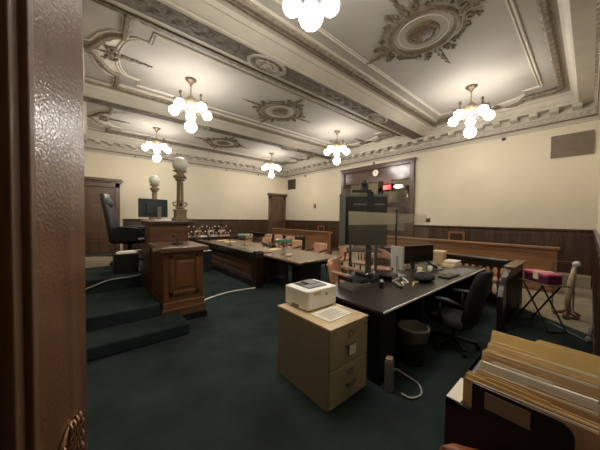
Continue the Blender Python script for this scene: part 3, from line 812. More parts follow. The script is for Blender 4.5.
def banker_lamp(loc, rz, label):
    t = thing('banker_lamp', label, 'lamp', loc, rz, 'green banker lamps')
    obj('base', MB().lathe([(.09, 0), (.09, .015), (.03, .03), (.015, .04)], n=14), 'brass', t, smooth=True)
    obj('stem', MB().tube([(0, 0, .03), (0, 0, .24), (.0, .0, .30)], .011, 6), 'brass', t)
    mb = MB(); rings = []
    for k in range(9):
        a = PI*k/8
        rings.append([(x, .09*math.cos(a), .29+.09*math.sin(a)) for x in (-.19, .19)]+[(x, .08*math.cos(a), .29+.08*math.sin(a)) for x in (.19, -.19)])
    mb.rings(rings)
    obj('lamp_shade', mb, 'green_glass', t, smooth=False)
banker_lamp((3.60, 4.86, .76), -.8, 'green glass banker lamp on the near counsel table')
banker_lamp((3.75, 7.2, .76), -.8, 'green glass banker lamp on the farther counsel table')
o = obj('crumpled_paper', MB().sphere((0, 0, .03), .07, 8, 5, (1.5, 1, .45)).sphere((.06, .03, .03), .05, 7, 5, (1, 1, .6)), 'paper_warm'); o.location = (3.52, 4.55, .76)
tag(o, 'crumpled pale paper on the near counsel table beside the banker lamp', 'paper')
o = obj('name_plate_bar', MB().box(-.06, .06, -.5, .5, 0, .09), 'black_wood', bevel=.01); o.location = (4.25, 6.55, .76); o.rotation_euler = (0, 0, -.25)
tag(o, 'long low dark wooden box across the joint of the two counsel tables', 'box')
o = obj('folder_pile', MB().box(-.10, .10, -.13, .13, 0, .03), 'red', bevel=.005); o.location = (3.40, 5.35, .76)
tag(o, 'small dark reddish folder at the railing side of the near counsel table', 'folder')
mic((3.35, 7.4, .76), 2.6, 'black gooseneck microphone on the farther counsel table', .25)
mic((3.30, 9.1, .76), 2.6, 'black gooseneck microphone at the far end of the farther counsel table', .25)
for k, (x, y, r, l) in enumerate(((3.9, 5.75, .3, 'white papers spread on the near counsel table behind the lamp'), (3.85, 8.5, -.3, 'white papers on the far half of the farther counsel table'), (3.85, 9.15, .1, 'white papers at the far end of the farther counsel table'))):
    o = obj('paper_stack', MB().box(-.2, .2, -.14, .14, 0, .012, rot=r, at=(0, 0, 0)), 'paper_warm'); o.location = (x, y, .76); tag(o, l, 'papers')

# ------------------------------------------------------------------ tan chairs
def tan_chair():
    """upholstered armchair, faces +Y"""
    t = thing('leather_armchair', '', 'armchair', group='tan leather armchairs')
    obj('seat', MB().box(-.25, .25, -.22, .26, .37, .47), 'tan', t, bevel=.03)
    rings = []
    for k in range(7):
        u = k/6; z = .44+u*.44
        wd = .25+.02*math.sin(u*PI); wd *= .93 if k == 6 else 1
        yb = -.22-.07*u
        rings.append([(-wd, yb+.10, z), (-wd*.75, yb+.045, z), (0, yb+.02, z), (wd*.75, yb+.045, z), (wd, yb+.10, z), (wd, yb+.05, z), (wd*.8, yb-.02, z), (0, yb-.05, z), (-wd*.8, yb-.02, z), (-wd, yb+.05, z)])
    obj('backrest', MB().rings(rings), 'tan', t, smooth=True)
    for s in (-1, 1):
        ar = obj('armrest', MB().tube([(s*.26, -.20, .70), (s*.30, -.02, .68), (s*.29, .16, .655), (s*.28, .20, .63)], [.028, .03, .03, .024], 8), 'dark', t, smooth=True)
        obj('arm_post', MB().tube([(s*.285, .15, .63), (s*.27, .17, .42)], .022, 6), 'dark', ar)
        obj('leg', MB().tube([(s*.22, .21, .38), (s*.23, .23, 0)], [.028, .018], 6), 'dark', t)
        obj('leg', MB().tube([(s*.21, -.20, .38), (s*.23, -.28, 0)], [.028, .018], 6), 'dark', t)
    return Once(t)
tc = tan_chair()
for (x, y, rz, l) in ((5.22, 5.42, PI/2+.05, 'tan leather armchair at the near counsel table, nearest the big black screen'),
                      (5.24, 6.62, PI/2-.05, 'tan leather armchair at the near counsel table, directly behind the green lamp'),
                      (4.98, 8.15, PI/2, 'tan leather armchair at the farther counsel table, right of its green lamp'),
                      (5.5, 10.5, PI/2, 'tan leather armchair beyond the counsel tables, farthest left of the tan chairs'),
                      (6.1, 9.75, PI/2, 'tan leather armchair before the left balustrade, leftmost of that row of three'),
                      (6.1, 8.95, PI/2, 'tan leather armchair before the left balustrade, middle of that row of three'),
                      (6.1, 8.1, PI/2, 'tan leather armchair before the left balustrade, rightmost of that row of three'),
                      (3.60, 2.90, PI+.45, 'tan leather armchair behind the black desk, just right of the printer'),
                      (5.84, 4.92, PI/2, 'tan leather armchair in the aisle, just left below the big black screen')):
    q = tc((x, y, 0), rz, l)
    if 'right of the printer' in l:
        for p in q.children:
            if p.name.startswith('armrest'): p.data = p.data.copy(); p.data.materials[0] = M['tan']
def captain_chair():
    """wooden chair with spindles under a padded tan top rail, faces +Y"""
    t = thing('spindle_chair', '', 'chair', group='spindle-backed tan chairs')
    obj('seat', MB().box(-.24, .24, -.22, .24, .40, .47), 'tan', t, bevel=.025)
    rings = []
    for k in range(9):
        a = -1.15+2.3*k/8; c_, s_ = math.cos(a), math.sin(a); R0, R1 = .23, .29
        zt = .72+.16*math.cos(a)**2
        rings.append([(R0*s_, .02-R0*c_, .66), (R1*s_, .02-R1*c_, .66), (R1*s_, .02-R1*c_-.02, zt), (R0*s_, .02-R0*c_-.02, zt)])
    obj('top_rail', MB().rings(rings), 'tan', t, bevel=.015)
    proto = None
    for k in range(7):
        a = -1.05+2.1*k/6
        p = (.25*math.sin(a), .02-.25*math.cos(a))
        obj('spindle', MB().lathe([(.012, .46), (.02, .52), (.024, .56), (.012, .61), (.018, .67)], (p[0], p[1], 0), 6), 'dark', t, smooth=True)
    for sx in (-1, 1):
        for sy in (-1, 1): obj('leg', MB().tube([(sx*.18, sy*.17, .40), (sx*.22, sy*.22, 0)], [.022, .016], 6), 'dark', t)
    return Once(t)
cc = captain_chair()
for (x, y, rz, l) in ((5.45, 3.32, 2.107, 'spindle-backed tan chair right of the big black screen, behind the clear shield'),
                      (5.72, 4.02, 1.7, 'spindle-backed tan chair farther back, half hidden behind the big black screen')):
    cc((x, y, 0), rz, l)
for k, y in enumerate((1.25, 1.95, 2.65, 3.35)):
    q = tc((6.62, y, .012), PI/2, ['tan armchair behind the right balustrade, nearest its end panel', 'tan armchair behind the right balustrade, second from its end panel', 'tan armchair behind the right balustrade, third from its end panel', 'tan armchair behind the right balustrade, fourth from its end panel'][k], 'tan armchairs behind the right balustrade'); q.scale = (1, .8, .86)
bc = tc((.625, .225, 0), 1.058, 'brown leather chair whose rounded corner shows at the bottom edge, before the file cart', 'tan leather armchairs')
bc.scale = (.74, .9, 1.045)
for q in bc.children:
    if q.name.split('.')[0] in ('seat', 'backrest', 'armrest'):
        q.data = q.data.copy(); q.data.materials[0] = M['brown_leather']

# ------------------------------------------------------------------ jury box along the far wall
t = thing('jury_rail', 'low dark wooden rail before the glinting chairs at the far wall', 'railing', (4.0, 10.95, 0))
obj('panel', MB().box(-2.2, 1.3, -.03, .03, 0, .74), 'dark', t)
obj('top_rail', MB().box(-2.25, 1.35, -.10, .10, .74, .78), 'darkx', t, bevel=.012)
struct('platform_riser', MB().box(1.75, 5.6, 11.75, YF-.04, 0, .2), 'stair_carpet')
def jury_chair():
    """slatted wooden swivel chair with white dots painted as glints, faces -Y when rz = 0"""
    t = thing('jury_chair', '', 'chair', group='polished chairs in the jury box')
    obj('seat', MB().box(-.22, .22, -.22, .2, .40, .46), 'black_wood', t, bevel=.02)
    obj('backrest', MB().box(-.23, .23, .18, .23, .84, .96).box(-.23, -.19, .18, .22, .46, .84).box(.19, .23, .18, .22, .46, .84), 'dark', t, bevel=.015)
    obj('back_pad', MB().box(-.16, .16, .165, .185, .56, .80), 'tan', t, bevel=.01)
    mb = MB()
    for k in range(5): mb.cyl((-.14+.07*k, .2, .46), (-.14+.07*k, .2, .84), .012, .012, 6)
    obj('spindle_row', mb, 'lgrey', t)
    obj('pedestal', MB().cyl((0, 0, 0), (0, 0, .40), .035, .035, 8).box(-.2, .2, -.03, .03, 0, .04).box(-.03, .03, -.2, .2, 0, .04), 'black_wood', t)
    for s in (-1, 1): obj('armrest', MB().tube([(s*.24, .2, .66), (s*.26, .0, .66), (s*.25, -.16, .65)], .024, 6), 'chrome', t, smooth=True)
    obj('glint_dot', MB().sphere((-.2, .2, .98), .035, 8, 6).sphere((.2, .2, .98), .035, 8, 6).sphere((-.07, .17, .90), .025, 8, 6).sphere((.07, .17, .90), .025, 8, 6), 'paper', t, smooth=True)  # white balls stand in for the glints on the chairs
    return Once(t)
jc = jury_chair()
for r, (y, z) in enumerate(((11.4, 0), (12.2, .2))):
    for k in range(6):
        jc((1.98+.62*k+.12*r, y, z), random.uniform(-.05, .05), '%s dark polished chair from the left in the %s row of the jury box' % (['first', 'second', 'third', 'fourth', 'fifth', 'sixth'][k], ['front', 'back'][r]))
random.seed(11)
for k in range(7):
    o = obj('paper_stack', MB().box(-.12, .12, -.08, .08, 0, random.uniform(.02, .09)), ['paper', 'lgrey', 'tan', 'chrome'][k % 4]); o.location = (2.05+.42*k, 10.95, .78)
    tag(o, ['first', 'second', 'third', 'fourth', 'fifth', 'sixth', 'seventh'][k]+' small paper pile from the left on the rail before the jury chairs', 'papers', 'paper piles on the jury rail')

t = thing('waste_bin', 'dark blue-grey bin standing between the panelled desk and the dark balustrade', 'waste bin', (2.62, 7.6, 0))
obj('body', MB().rings([[(sx*s, sy*s, z) for sx, sy in ((-.17, -.17), (.17, -.17), (.17, .17), (-.17, .17))] for s, z in ((.85, 0), (1, .62))]), 'navy', t, bevel=.01)
obj('liner', MB().box(-.16, .16, -.16, .16, .62, .64), 'lgrey', t)

# ------------------------------------------------------------------ black clerk's desk
DX0, DX1, DY0, DY1 = 2.12, 5.6, 1.25, 2.22
t = thing('office_desk', 'long black office desk with a white-painted front-edge sheen beside the file cabinet', 'desk', (3.8, 1.7, 0))
W = dict(parent=t, world=True)
obj('desk_top', MB().box(DX0, DX1, DY0+.008, DY1, .725, .76), 'desk_blk', bevel=.003, **W)
obj('edge_sheen', MB().box(DX0, DX1, DY0-.004, DY0+.008, .742, .7598), 'white_pl', bevel=.003, **W)  # white paint stands in for the bright sheen along the edge
obj('apron', MB().box(DX0+.02, DX1-.02, DY0+.03, DY0+.06, .70, .725), 'blk_gloss', **W)
for a, b in ((DX0+.03, DX0+.32), (3.06, 3.12), (DX1-.45, DX1-.03)):
    obj('pedestal', MB().box(a, b, DY0+.05, DY1-.05, 0, .725), 'blk', bevel=.006, **W)
obj('back_panel', MB().box(DX0+.05, DX1-.05, DY1-.10, DY1-.06, .05, .725), 'blk', **W)
hx = MB()
for z in (.2, .42, .6): hx.box(DX1-.32, DX1-.16, DY0+.035, DY0+.05, z, z+.02)
obj('drawer_handle', hx, 'steel', **W)

# things on the desk
def place(o, x, y, z, rz=0): o.location = (x, y, z); o.rotation_euler = (0, 0, rz); return o
t = thing('letter_tray', 'grey metal letter tray on the black desk right behind the printer', 'letter tray', (2.62, 1.98, .76), -.1)
mb = MB().box(-.17, .17, -.13, .13, 0, .01).box(-.17, .17, -.14, -.125, 0, .06).box(-.17, -.16, -.13, .13, 0, .06).box(.16, .17, -.13, .13, 0, .06)
obj('lower_tray', mb, 'grey', t)
obj('upper_tray', MB().box(-.17, .17, -.12, .13, .10, .11).box(-.17, -.16, -.12, .13, .10, .15).box(.16, .17, -.12, .13, .10, .15), 'blk', t)
obj('post', MB().box(-.17, -.16, .1, .13, .0, .1).box(.16, .17, .1, .13, 0, .1), 'steel', t)
t = thing('stamp_rack', 'small rack of rubber stamps on the black desk beside the grey tray', 'stamp rack', (2.98, 1.98, .76), .15)
obj('rack', MB().box(-.16, .16, -.05, .05, 0, .05).box(-.16, .16, .03, .05, .05, .12), 'blk', t)
for k in range(4): obj('stamp_handle', MB().lathe([(.014, .05), (.012, .09), (.022, .115), (.018, .135), (.0, .14)], (-.12+.08*k, 0, 0), 8), ['chrome', 'dark', 'brass', 'lgrey'][k], t, smooth=True)
t = thing('tape_dispenser', 'black tape dispenser on the near part of the black desk', 'tape dispenser', (2.92, 1.76, .76), .5)
obj('body', MB().extr([(-.10, -.03, 0), (.10, -.03, 0), (.10, -.03, .05), (.06, -.03, .03), (.0, -.03, .035), (-.04, -.03, .09), (-.09, -.03, .08)], (0, .06, 0)), 'blk', t, bevel=.006)
obj('tape_roll', MB().cyl((-.05, -.015, .065), (-.05, .015, .065), .04, .04, 16), 'lgrey', t)
t = thing('stapler', 'black and silver stapler on the desk front of the stamp rack', 'stapler', (3.08, 1.62, .76), 1.0)
obj('base', MB().box(-.09, .09, -.02, .02, 0, .015), 'blk', t)
obj('top_arm', MB().box(-.09, .08, -.02, .02, .025, .05, rot=Matrix.Rotation(-.15, 3, 'Y')), 'chrome', t, bevel=.006)
t = thing('label_printer', 'low black desk device with pale cable ends, left of the white-edged screen', 'desk device', (3.33, 1.90, .76), .1)
obj('body', MB().box(-.12, .12, -.10, .10, 0, .09), 'blk_gloss', t, bevel=.015)
obj('front_lip', MB().box(-.11, .11, -.125, -.10, .01, .03), 'lgrey', t)
cable('desk_cable', [(3.2, 1.60, .771), (3.3, 1.68, .775), (3.36, 1.62, .771), (3.46, 1.70, .775), (3.56, 1.8, .771)], .010, 'paper', 'tangled white cable on the black desk, left of the yellow notes')
cable('desk_cable', [(3.24, 1.50, .773), (3.34, 1.53, .79), (3.42, 1.58, .773), (3.50, 1.54, .773)], .012, 'paper_warm', 'cream cable plug on the black desk, before the white cable')
def monitor(label, loc, rz, w_, h_, z0, body, face, name='computer_monitor'):
    t = thing(name, label, 'monitor', loc, rz)
    obj('panel', MB().box(-w_/2, w_/2, -.02, .02, z0, z0+h_), body, t, bevel=.008)
    obj('screen', MB().box(-w_/2+.015, w_/2-.015, -.024, -.02, z0+.02, z0+h_-.015), face, t)
    obj('stand', MB().box(-.03, .03, .02, .045, .01, z0+h_*.6).box(-.12, .12, -.08, .1, 0, .015), body, t)
    return t
monitor('black desk monitor over the yellow notes on the long black desk', (4.33, 1.98, .76), -.22, .98, .31, .13, 'blk', 'blk_gloss')
monitor('pale grey monitor turned sideways, left of the black desk monitor', (3.72, 1.98, .76), 1.25, .26, .36, .10, 'lgrey', 'lgrey')
t = thing('sticky_note_block', 'yellow-green note block under the black desk monitor', 'notes', (3.97, 1.72, .76), .3)
obj('block', MB().box(-.06, .06, -.05, .05, 0, .07), 'yellow', t)
obj('sheet', MB().box(-.04, .22, -.11, -.04, 0, .004), 'yellow', t)
t = thing('mug', 'white mug under the left half of the black desk monitor', 'mug', (4.2, 1.83, .76))
obj('body', MB().lathe([(.03, 0), (.038, .01), (.04, .09), (.036, .09), (.033, .012), (0, .01)], n=16), 'paper', t, smooth=True)
obj('handle', MB().tube([(.036, 0, .07), (.065, 0, .06), (.065, 0, .035), (.036, 0, .022)], .006, 6), 'paper', t, smooth=True)
t = thing('mug', 'white mug under the right half of the black desk monitor', 'mug', (4.45, 1.77, .76))
obj('body', MB().lathe([(.03, 0), (.038, .01), (.04, .09), (.036, .09), (.033, .012), (0, .01)], n=16), 'paper', t, smooth=True)
t = thing('desk_phone', 'grey desk phone right of the yellow notes on the black desk', 'phone', (4.68, 1.78, .76), -.3)
obj('body', MB().extr([(-.09, -.1, 0), (-.09, .1, 0), (-.09, .1, .09), (-.09, -.1, .03)], (.18, 0, 0)), 'grey', t, bevel=.006)
obj('handset', MB().tube([(-.06, -.09, .06), (-.06, 0, .085), (-.06, .09, .12)], [.025, .016, .025], 8), 'blk', t, smooth=True)
t = thing('keyboard', 'black keyboard lying near the front edge of the black desk', 'keyboard', (4.30, 1.42, .76), -.05)
obj('body', MB().box(-.22, .22, -.08, .08, 0, .02), 'blk', t, bevel=.004)
mb = MB()
for r in range(4):
    for k in range(14): mb.box(-.205+.029*k, -.18+.029*k, -.07+.034*r, -.042+.034*r, .02, .026)
obj('keys', mb, 'blk_gloss', t)
o = place(obj('shoulder_bag', MB().sphere((0, 0, .045), .2, 14, 8, (1.1, .75, .24)).sphere((.08, .03, .06), .12, 10, 6, (1, .8, .35)), 'blk_fab', smooth=True), 3.72, 1.56, .763, .2)
tag(o, 'soft black pouch lying on the black desk before the yellow notes', 'pouch')
o = place(obj('desk_blotter', MB().box(-.4, .4, -.18, .18, 0, .004), 'grey', bevel=.001), 4.85, 1.48, .76, 0); tag(o, 'grey desk pad along the front edge of the black desk, right part', 'desk pad')
random.seed(3)
for k in range(5):
    o = place(obj('file_bundle', MB().box(-.16, .16, -.11, .11, 0, .022), ['paper_warm', 'manila', 'paper', 'paper_warm', 'paper'][k], bevel=.003), 5.22+.02*k, 1.70, .76+.0225*k+.0005, random.uniform(-.3, .3))
    tag(o, ['lowest', 'second lowest', 'middle', 'second highest', 'topmost'][k]+' pale file in the flat pile on the black desk', 'file', 'flat files on the black desk')
t = thing('carton', 'tan cardboard carton at the far right end of the black desk behind the monitor', 'box', (5.42, 1.98, .76), .1)
obj('body', MB().box(-.13, .13, -.1, .1, 0, .22), 'kraft', t, bevel=.004)
obj('lid', MB().box(-.14, .14, -.11, .11, .22, .26), 'paper_warm', t)

# clear shields standing at the back edge of the desk
def shield(label, x0, x1, y, top, band, bandmat, right_post):
    t = thing('clear_shield', label, 'shield', ((x0+x1)/2, y, .76))
    W = dict(parent=t, world=True)
    obj('sheet', MB().box(x0, x1, y-.003, y+.003, .775, top-band), 'plexi', **W)
    obj('reflection_band', MB().box(x0, x1, y-.003, y+.003, top-band, top), bandmat, **W)  # milky strip paints the cream wall's reflection into the sheet
    obj('foot', MB().box(x0+.1, x0+.16, y-.09, y+.09, .76, .775).box(x1-.16, x1-.1, y-.09, y+.09, .76, .775), 'steel', **W)
    if right_post: obj('edge_post', MB().box(x1-.012, x1+.012, y-.012, y+.012, .76, top+.06), 'blk', **W)
shield('wide clear desk shield with a painted reflection band, in front of the big black screen', 2.72, 4.02, 2.17, 1.755, .19, 'plexi_reflection', True)
shield('narrower clear desk shield right of the dark upright, before the doorway', 4.06, 5.25, 2.17, 1.75, .16, 'plexi_thin', False)
t = thing('shield_clamp', 'small dark clamp on the right edge of the narrower clear shield', 'clamp', (5.29, 2.17, .76))
obj('post', MB().box(-.012, .012, -.012, .012, 0, .85), 'plexi', t); obj('clamp', MB().box(-.03, .05, -.03, .03, .84, .92), 'dark', t)

# video cart with the big screen
t = thing('video_cart', 'big black video screen on a cart with a camera on top', 'video screen', (4.20, 2.98, 0), math.radians(-48))
obj('screen_body', MB().box(-.48, .46, -.06, .05, 1.12, 2.14), 'blk_gloss', t, bevel=.012)
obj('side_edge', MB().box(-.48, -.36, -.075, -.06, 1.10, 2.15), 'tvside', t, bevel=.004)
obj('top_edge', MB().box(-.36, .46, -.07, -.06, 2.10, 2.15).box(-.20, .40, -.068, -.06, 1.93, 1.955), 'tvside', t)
obj('camera_shelf', MB().box(-.24, .14, -.12, .06, 2.19, 2.23), 'blk', t)
cm = obj('camera', MB().box(-.06, .08, -.08, .06, 2.23, 2.31).sphere((.01, -.02, 2.36), .075, 12, 8), 'blk', t)
obj('lens', MB().cyl((.01, -.08, 2.36), (.01, -.12, 2.36), .03, .03, 12), 'blk_gloss', cm)
obj('mast', MB().box(.06, .18, -.10, -.06, 1.75, 2.19).box(.06, .18, .02, .06, .1, 2.19), 'blk', t)
obj('cart_shelf', MB().box(-.32, .34, -.20, .24, 1.0, 1.03).box(-.3, .32, -.2, .24, .5, .53), 'screen', t)
obj('cart_base', MB().box(-.35, .38, -.26, .28, .06, .1), 'blk', t)
obj('column', MB().box(-.27, -.22, .0, .05, .1, 1.12).box(.24, .29, .0, .05, .1, 1.12), 'blk', t)
mb = MB()
for sx in (-.3, .33):
    for sy in (-.22, .24): mb.cyl((sx-.015, sy, .03), (sx+.015, sy, .03), .03, .03, 10)
obj('casters', mb, 'blk', t)

# ------------------------------------------------------------------ file cabinet, printer
t = thing('file_cabinet', 'beige two-drawer metal file cabinet carrying the white printer', 'file cabinet', (1.77, 1.74, 0))
W = dict(parent=t, world=True)
x0, x1, y0, y1 = 1.51, 2.04, 1.37, 2.13
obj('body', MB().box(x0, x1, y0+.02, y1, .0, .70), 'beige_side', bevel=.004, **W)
obj('top', MB().box(x0-.004, x1+.004, y0-.004, y1+.004, .70, .72), 'beige_lit_top', bevel=.004, **W)
for z0, z1 in ((.03, .345), (.36, .69)):
    d = obj('drawer', MB().box(x0+.006, x1-.006, y0, y0+.02, z0, z1), 'beige', bevel=.004, **W)
    xm = (x0+x1)/2
    obj('card_holder', MB().box(xm-.035, xm+.035, y0-.006, y0, z1-.10, z1-.095).box(xm-.035, xm+.035, y0-.006, y0, z1-.055, z1-.05).box(xm-.035, xm-.03, y0-.006, y0, z1-.1, z1-.05).box(xm+.03, xm+.035, y0-.006, y0, z1-.1, z1-.05), 'steel', d, world=True)
    obj('pull_handle', MB().box(xm-.06, xm+.06, y0-.025, y0-.012, z1-.19, z1-.165).box(xm-.06, xm-.05, y0-.02, y0, z1-.19, z1-.165).box(xm+.05, xm+.06, y0-.02, y0, z1-.19, z1-.165), 'steel', d, world=True)
    if z0 > .2: obj('paper_label', MB().box(xm-.045, xm+.045, y0-.0275, y0-.0255, z1-.25, z1-.165), 'paper', d, world=True)
obj('lock', MB().cyl((x1-.05, y0, .66), (x1-.05, y0-.008, .66), .012, .012, 12).cyl((x0+.05, y0, .675), (x0+.05, y0-.006, .675), .01, .01, 10), 'steel', **W)
t = thing('printer', 'white laser printer standing on the beige file cabinet', 'printer', (1.82, 1.95, .72), 0)
W = dict(parent=t)
px, py = .215, .185
obj('body', MB().prism([(-px+.02, -py), (px-.02, -py), (px, -py+.02), (px, py), (-px, py), (-px, -py+.02)], .01, .205), 'white_pl', t, bevel=.012)
obj('feet', MB().box(-px+.03, px-.03, -py+.03, py-.03, 0, .012), 'grey', t)
obj('output_slot', MB().extr([(-.13, -.02, .2055), (.10, -.02, .2055), (.10, .15, .2075), (-.13, .15, .2075)], (0, 0, .0015)), 'blk', t)
obj('output_flap', MB().box(-.13, .13, -.11, .0, .206, .216).box(-.02, .13, -.02, .15, .212, .222), 'grey', t, bevel=.003)
obj('paper_drawer', MB().box(-px+.05, px-.03, -py-.004, -py, .02, .085), 'white_pl', t, bevel=.002)
obj('yellow_sticker', MB().box(-.13, -.04, -py-.002, -py, .155, .185), 'yellow', t)
mb = MB().cyl((.05, -py-.003, .145), (.05, -py, .145), .017, .017, 20); lg = obj('round_logo', mb, 'grey', t)
mb = MB()
for dx in (-.006, .004):        # two slanted letters of the round mark
    mb.extr([(.05+dx-.002, -py-.004, .133), (.05+dx+.001, -py-.004, .133), (.05+dx+.006, -py-.004, .157), (.05+dx+.003, -py-.004, .157)], (0, .001, 0))
obj('logo_letters', mb, 'paper', lg)
obj('side_grip', MB().box(-px-.003, -px, -.05, .06, .02, .045), 'grey', t)
t = thing('printed_sheet', 'printed white sheet lying before the printer on the file cabinet', 'paper', (1.78, 1.60, .72), .04)
obj('sheet', MB().box(-.17, .17, -.115, .13, 0, .006), 'paper', t)
mb = MB()
for k in range(8): mb.box(-.13, .13-.03*(k % 3), -.085+.023*k, -.079+.023*k, .006, .0065)
obj('print_lines', mb, 'grey', t)

t = thing('waste_basket', 'round grey waste basket with a clear liner under the black desk', 'waste basket', (2.84, 1.30, 0))
mb = MB(); mb.lathe([(.125, 0), (.165, .40), (.172, .40), (.17, .41), (.155, .40), (.118, .015), (0, .012)], n=24); obj('body', mb, 'bin', t, smooth=True)
mb = MB(); mb.rings([[((r+.006*math.sin(7*2*PI*k/28))*math.cos(2*PI*k/28), (r+.006*math.sin(7*2*PI*k/28))*math.sin(2*PI*k/28), z+.008*math.sin(5*2*PI*k/28)) for k in range(28)] for r, z in ((.160, .27), (.172, .36), (.180, .42), (.165, .425), (.14, .34), (.11, .2))], cap=False)
obj('liner', mb, 'binbag', t, smooth=True)
t = thing('power_tower', 'slim grey upright box with tan top on the floor beside the waste basket', 'power strip', (2.18, 1.215, 0), .3)
obj('body', MB().box(-.045, .045, -.035, .035, 0, .30), 'grey', t, bevel=.012)
obj('tan_cap', MB().box(-.04, .04, -.03, .03, .30, .32), 'kraft', t, bevel=.01)
cable('white_cord', [(2.2, 1.10, .02), (2.22, 1.02, .012), (2.34, .98, .012), (2.46, 1.05, .012), (2.50, 1.16, .012), (2.46, 1.24, .05), (2.36, 1.24, .12), (2.22, 1.22, .16)], .009, 'lgrey', 'white cord looping on the carpet beside the slim grey box')

office_chair('task_chair', 'black task chair with grey-topped arms at the front of the black desk', (3.60, 1.12, 0), -.12, .60, .42, 'blk_fab', False).scale = (1, .88, 1)

o = place(obj('floor_sheet', MB().box(-.3, .3, -.16, .16, 0, .006), 'lgrey'), 4.55, 1.42, 0, .2); tag(o, 'pale grey plastic sheet on the carpet under the black desk behind the task chair', 'sheet')
# ------------------------------------------------------------------ right background
t = thing('folding_tray_table', 'small folding table on crossed black legs under the purple box', 'folding table', (5.40, .47, 0), math.radians(48))
obj('tabletop', MB().box(-.27, .23, -.16, .16, .68, .70), 'vent', t, bevel=.006)
for s in (-.13, .13):
    obj('leg', MB().tube([(-.27, s, .015), (.19, s, .68)], .013, 6), 'blk', t)
    obj('leg', MB().tube([(.27, s+.024, .015), (-.19, s+.024, .68)], .013, 6), 'blk', t)
for q in (-.27, .27): obj('stretcher', MB().cyl((q, -.13, .015), (q, .15, .015), .012), 'blk', t)
t = thing('storage_case', 'purple box with a pink lid and a cream strap on the folding table', 'box', (5.40, .48, .70), math.radians(48))
obj('body', MB().box(-.22, .18, -.11, .11, 0, .12), 'purple', t, bevel=.012)
obj('lid', MB().box(-.23, .19, -.12, .12, .12, .16), 'pink', t, bevel=.012)
obj('strap', MB().box(-.08, .0, -.126, .126, .05, .165), 'cream_tape', t)
t = thing('wrapped_stand', 'wrapped pole with a white ball on a splayed foot before the dark wainscot', 'stand', (6.22, .20, .012))
obj('pole', MB().tube([(0, 0, .06), (.01, .02, .25), (.02, .0, .45), (.05, -.02, .66), (.12, -.05, .85)], [.036, .042, .045, .043, .03], 10), 'bag_plastic', t, smooth=True)
obj('ball', MB().sphere((.13, -.07, .90), .058, 14, 9), 'dull_globe', t, smooth=True)
for k in range(5):
    a = 2*PI*k/5+.4; d = Vector((math.cos(a), math.sin(a), 0))
    if d.y < -.6: d = Vector((d.x, -.6, 0))
    ft = obj('foot', MB().tube([d*.02+Vector((0, 0, .08)), d*.12+Vector((0, 0, .07)), d*.19+Vector((0, 0, .03))], [.035, .03, .028], 8), 'bronze', t, smooth=True)
t = thing('hand_frame', 'thin grey metal tube frame standing left of the wrapped pole', 'metal frame', (6.55, .30, .012))
obj('frame', MB().tube([(0, .12, 0), (0, .12, .90), (0, -.14, .92), (0, -.14, 0)], .012, 6), 'steel', t)
t = thing('low_radiator', 'long low grey stone ledge along the foot of the dark wainscot', 'ledge', (9.3, 1.15, .012))
obj('body', MB().box(-.10, .25, -1.2, 1.2, 0, .28), 'stone', t, bevel=.01)
o = place(obj('floor_bracket', MB().tube([(-.10, -.1, .03), (.45, .32, .02)], .010, 6).sphere((-.06, -.11, .05), .04, 8, 6).tube([(-.06, -.11, .05), (.0, -.13, .22)], .02, 8), 'grey', smooth=True), 5.2, .08, 0)
tag(o, 'low metal foot bracket on the carpet at the right edge of the photo', 'bracket')

# ------------------------------------------------------------------ foreground file cart
t = thing('file_cart', 'black open file cart with a label card, crammed with manila folders, nearest right', 'file cart', (1.2, .13, 0))
W = dict(parent=t, world=True)
fx0, fx1, fy0, fy1 = .985, 1.42, -.095, .325
mb = MB(); mb.box(fx0, fx0+.012, fy0, fy1, 0, 1.0).box(fx1-.012, fx1, fy0, fy1, 0, 1.0).box(fx0+.012, fx1-.012, fy1-.012, fy1, 0, 1.0).box(fx0+.012, fx1-.012, fy0, fy0+.012, 0, 1.0).box(fx0+.012, fx1-.012, fy0+.012, fy1-.012, .80, .83)
obj('body', mb, 'blk', **W)
obj('side_rim', MB().box(fx0, fx1, .292, fy1, .985, 1.0), 'blk', **W)
mb = MB()
ar = [(fx0-.006, .243, .70), (fx0-.006, .243, 1.09)]
for k in range(6):
    a = PI/2*k/5; ar.append((fx0-.006, .237+.006*math.cos(a), 1.094+.006*math.sin(a)))
for k in range(7):
    a = PI/2*k/6; ar.append((fx0-.006, .048-.038*math.sin(a), 1.062+.038*math.cos(a)))
ar += [(fx0-.006, .010, .70)]
mb.extr(ar, (.006, 0, 0)); obj('front_plate', mb, 'blk', **W)
obj('label_card', MB().box(fx0-.009, fx0-.006, .098, .208, 1.035, 1.088), 'beige_side', **W)
o = obj('loose_sheet', MB().box(.0, .16, -.02, .025, 0, .003), 'paper'); o.location = (.992, .300, 1.0); tag(o, 'white sheet lying on the left rim of the black file cart', 'paper')
random.seed(5)
ORD = ['frontmost', 'second', 'third', 'fourth', 'fifth', 'sixth', 'seventh', 'eighth', 'ninth', 'rearmost']
FD = [(1.012, 1.100, 'kraft', .0), (1.034, 1.107, 'manila', .0), (1.056, 1.104, 'manila_b', .0), (1.080, 1.114, 'kraft', .0), (1.118, 1.130, 'paper', .0), (1.146, 1.134, 'kraft', .0),
      (1.172, 1.152, 'manila_b', .0), (1.200, 1.148, 'manila', .0), (1.232, 1.160, 'manila', .0), (1.300, 1.194, 'manila_y', .0)]
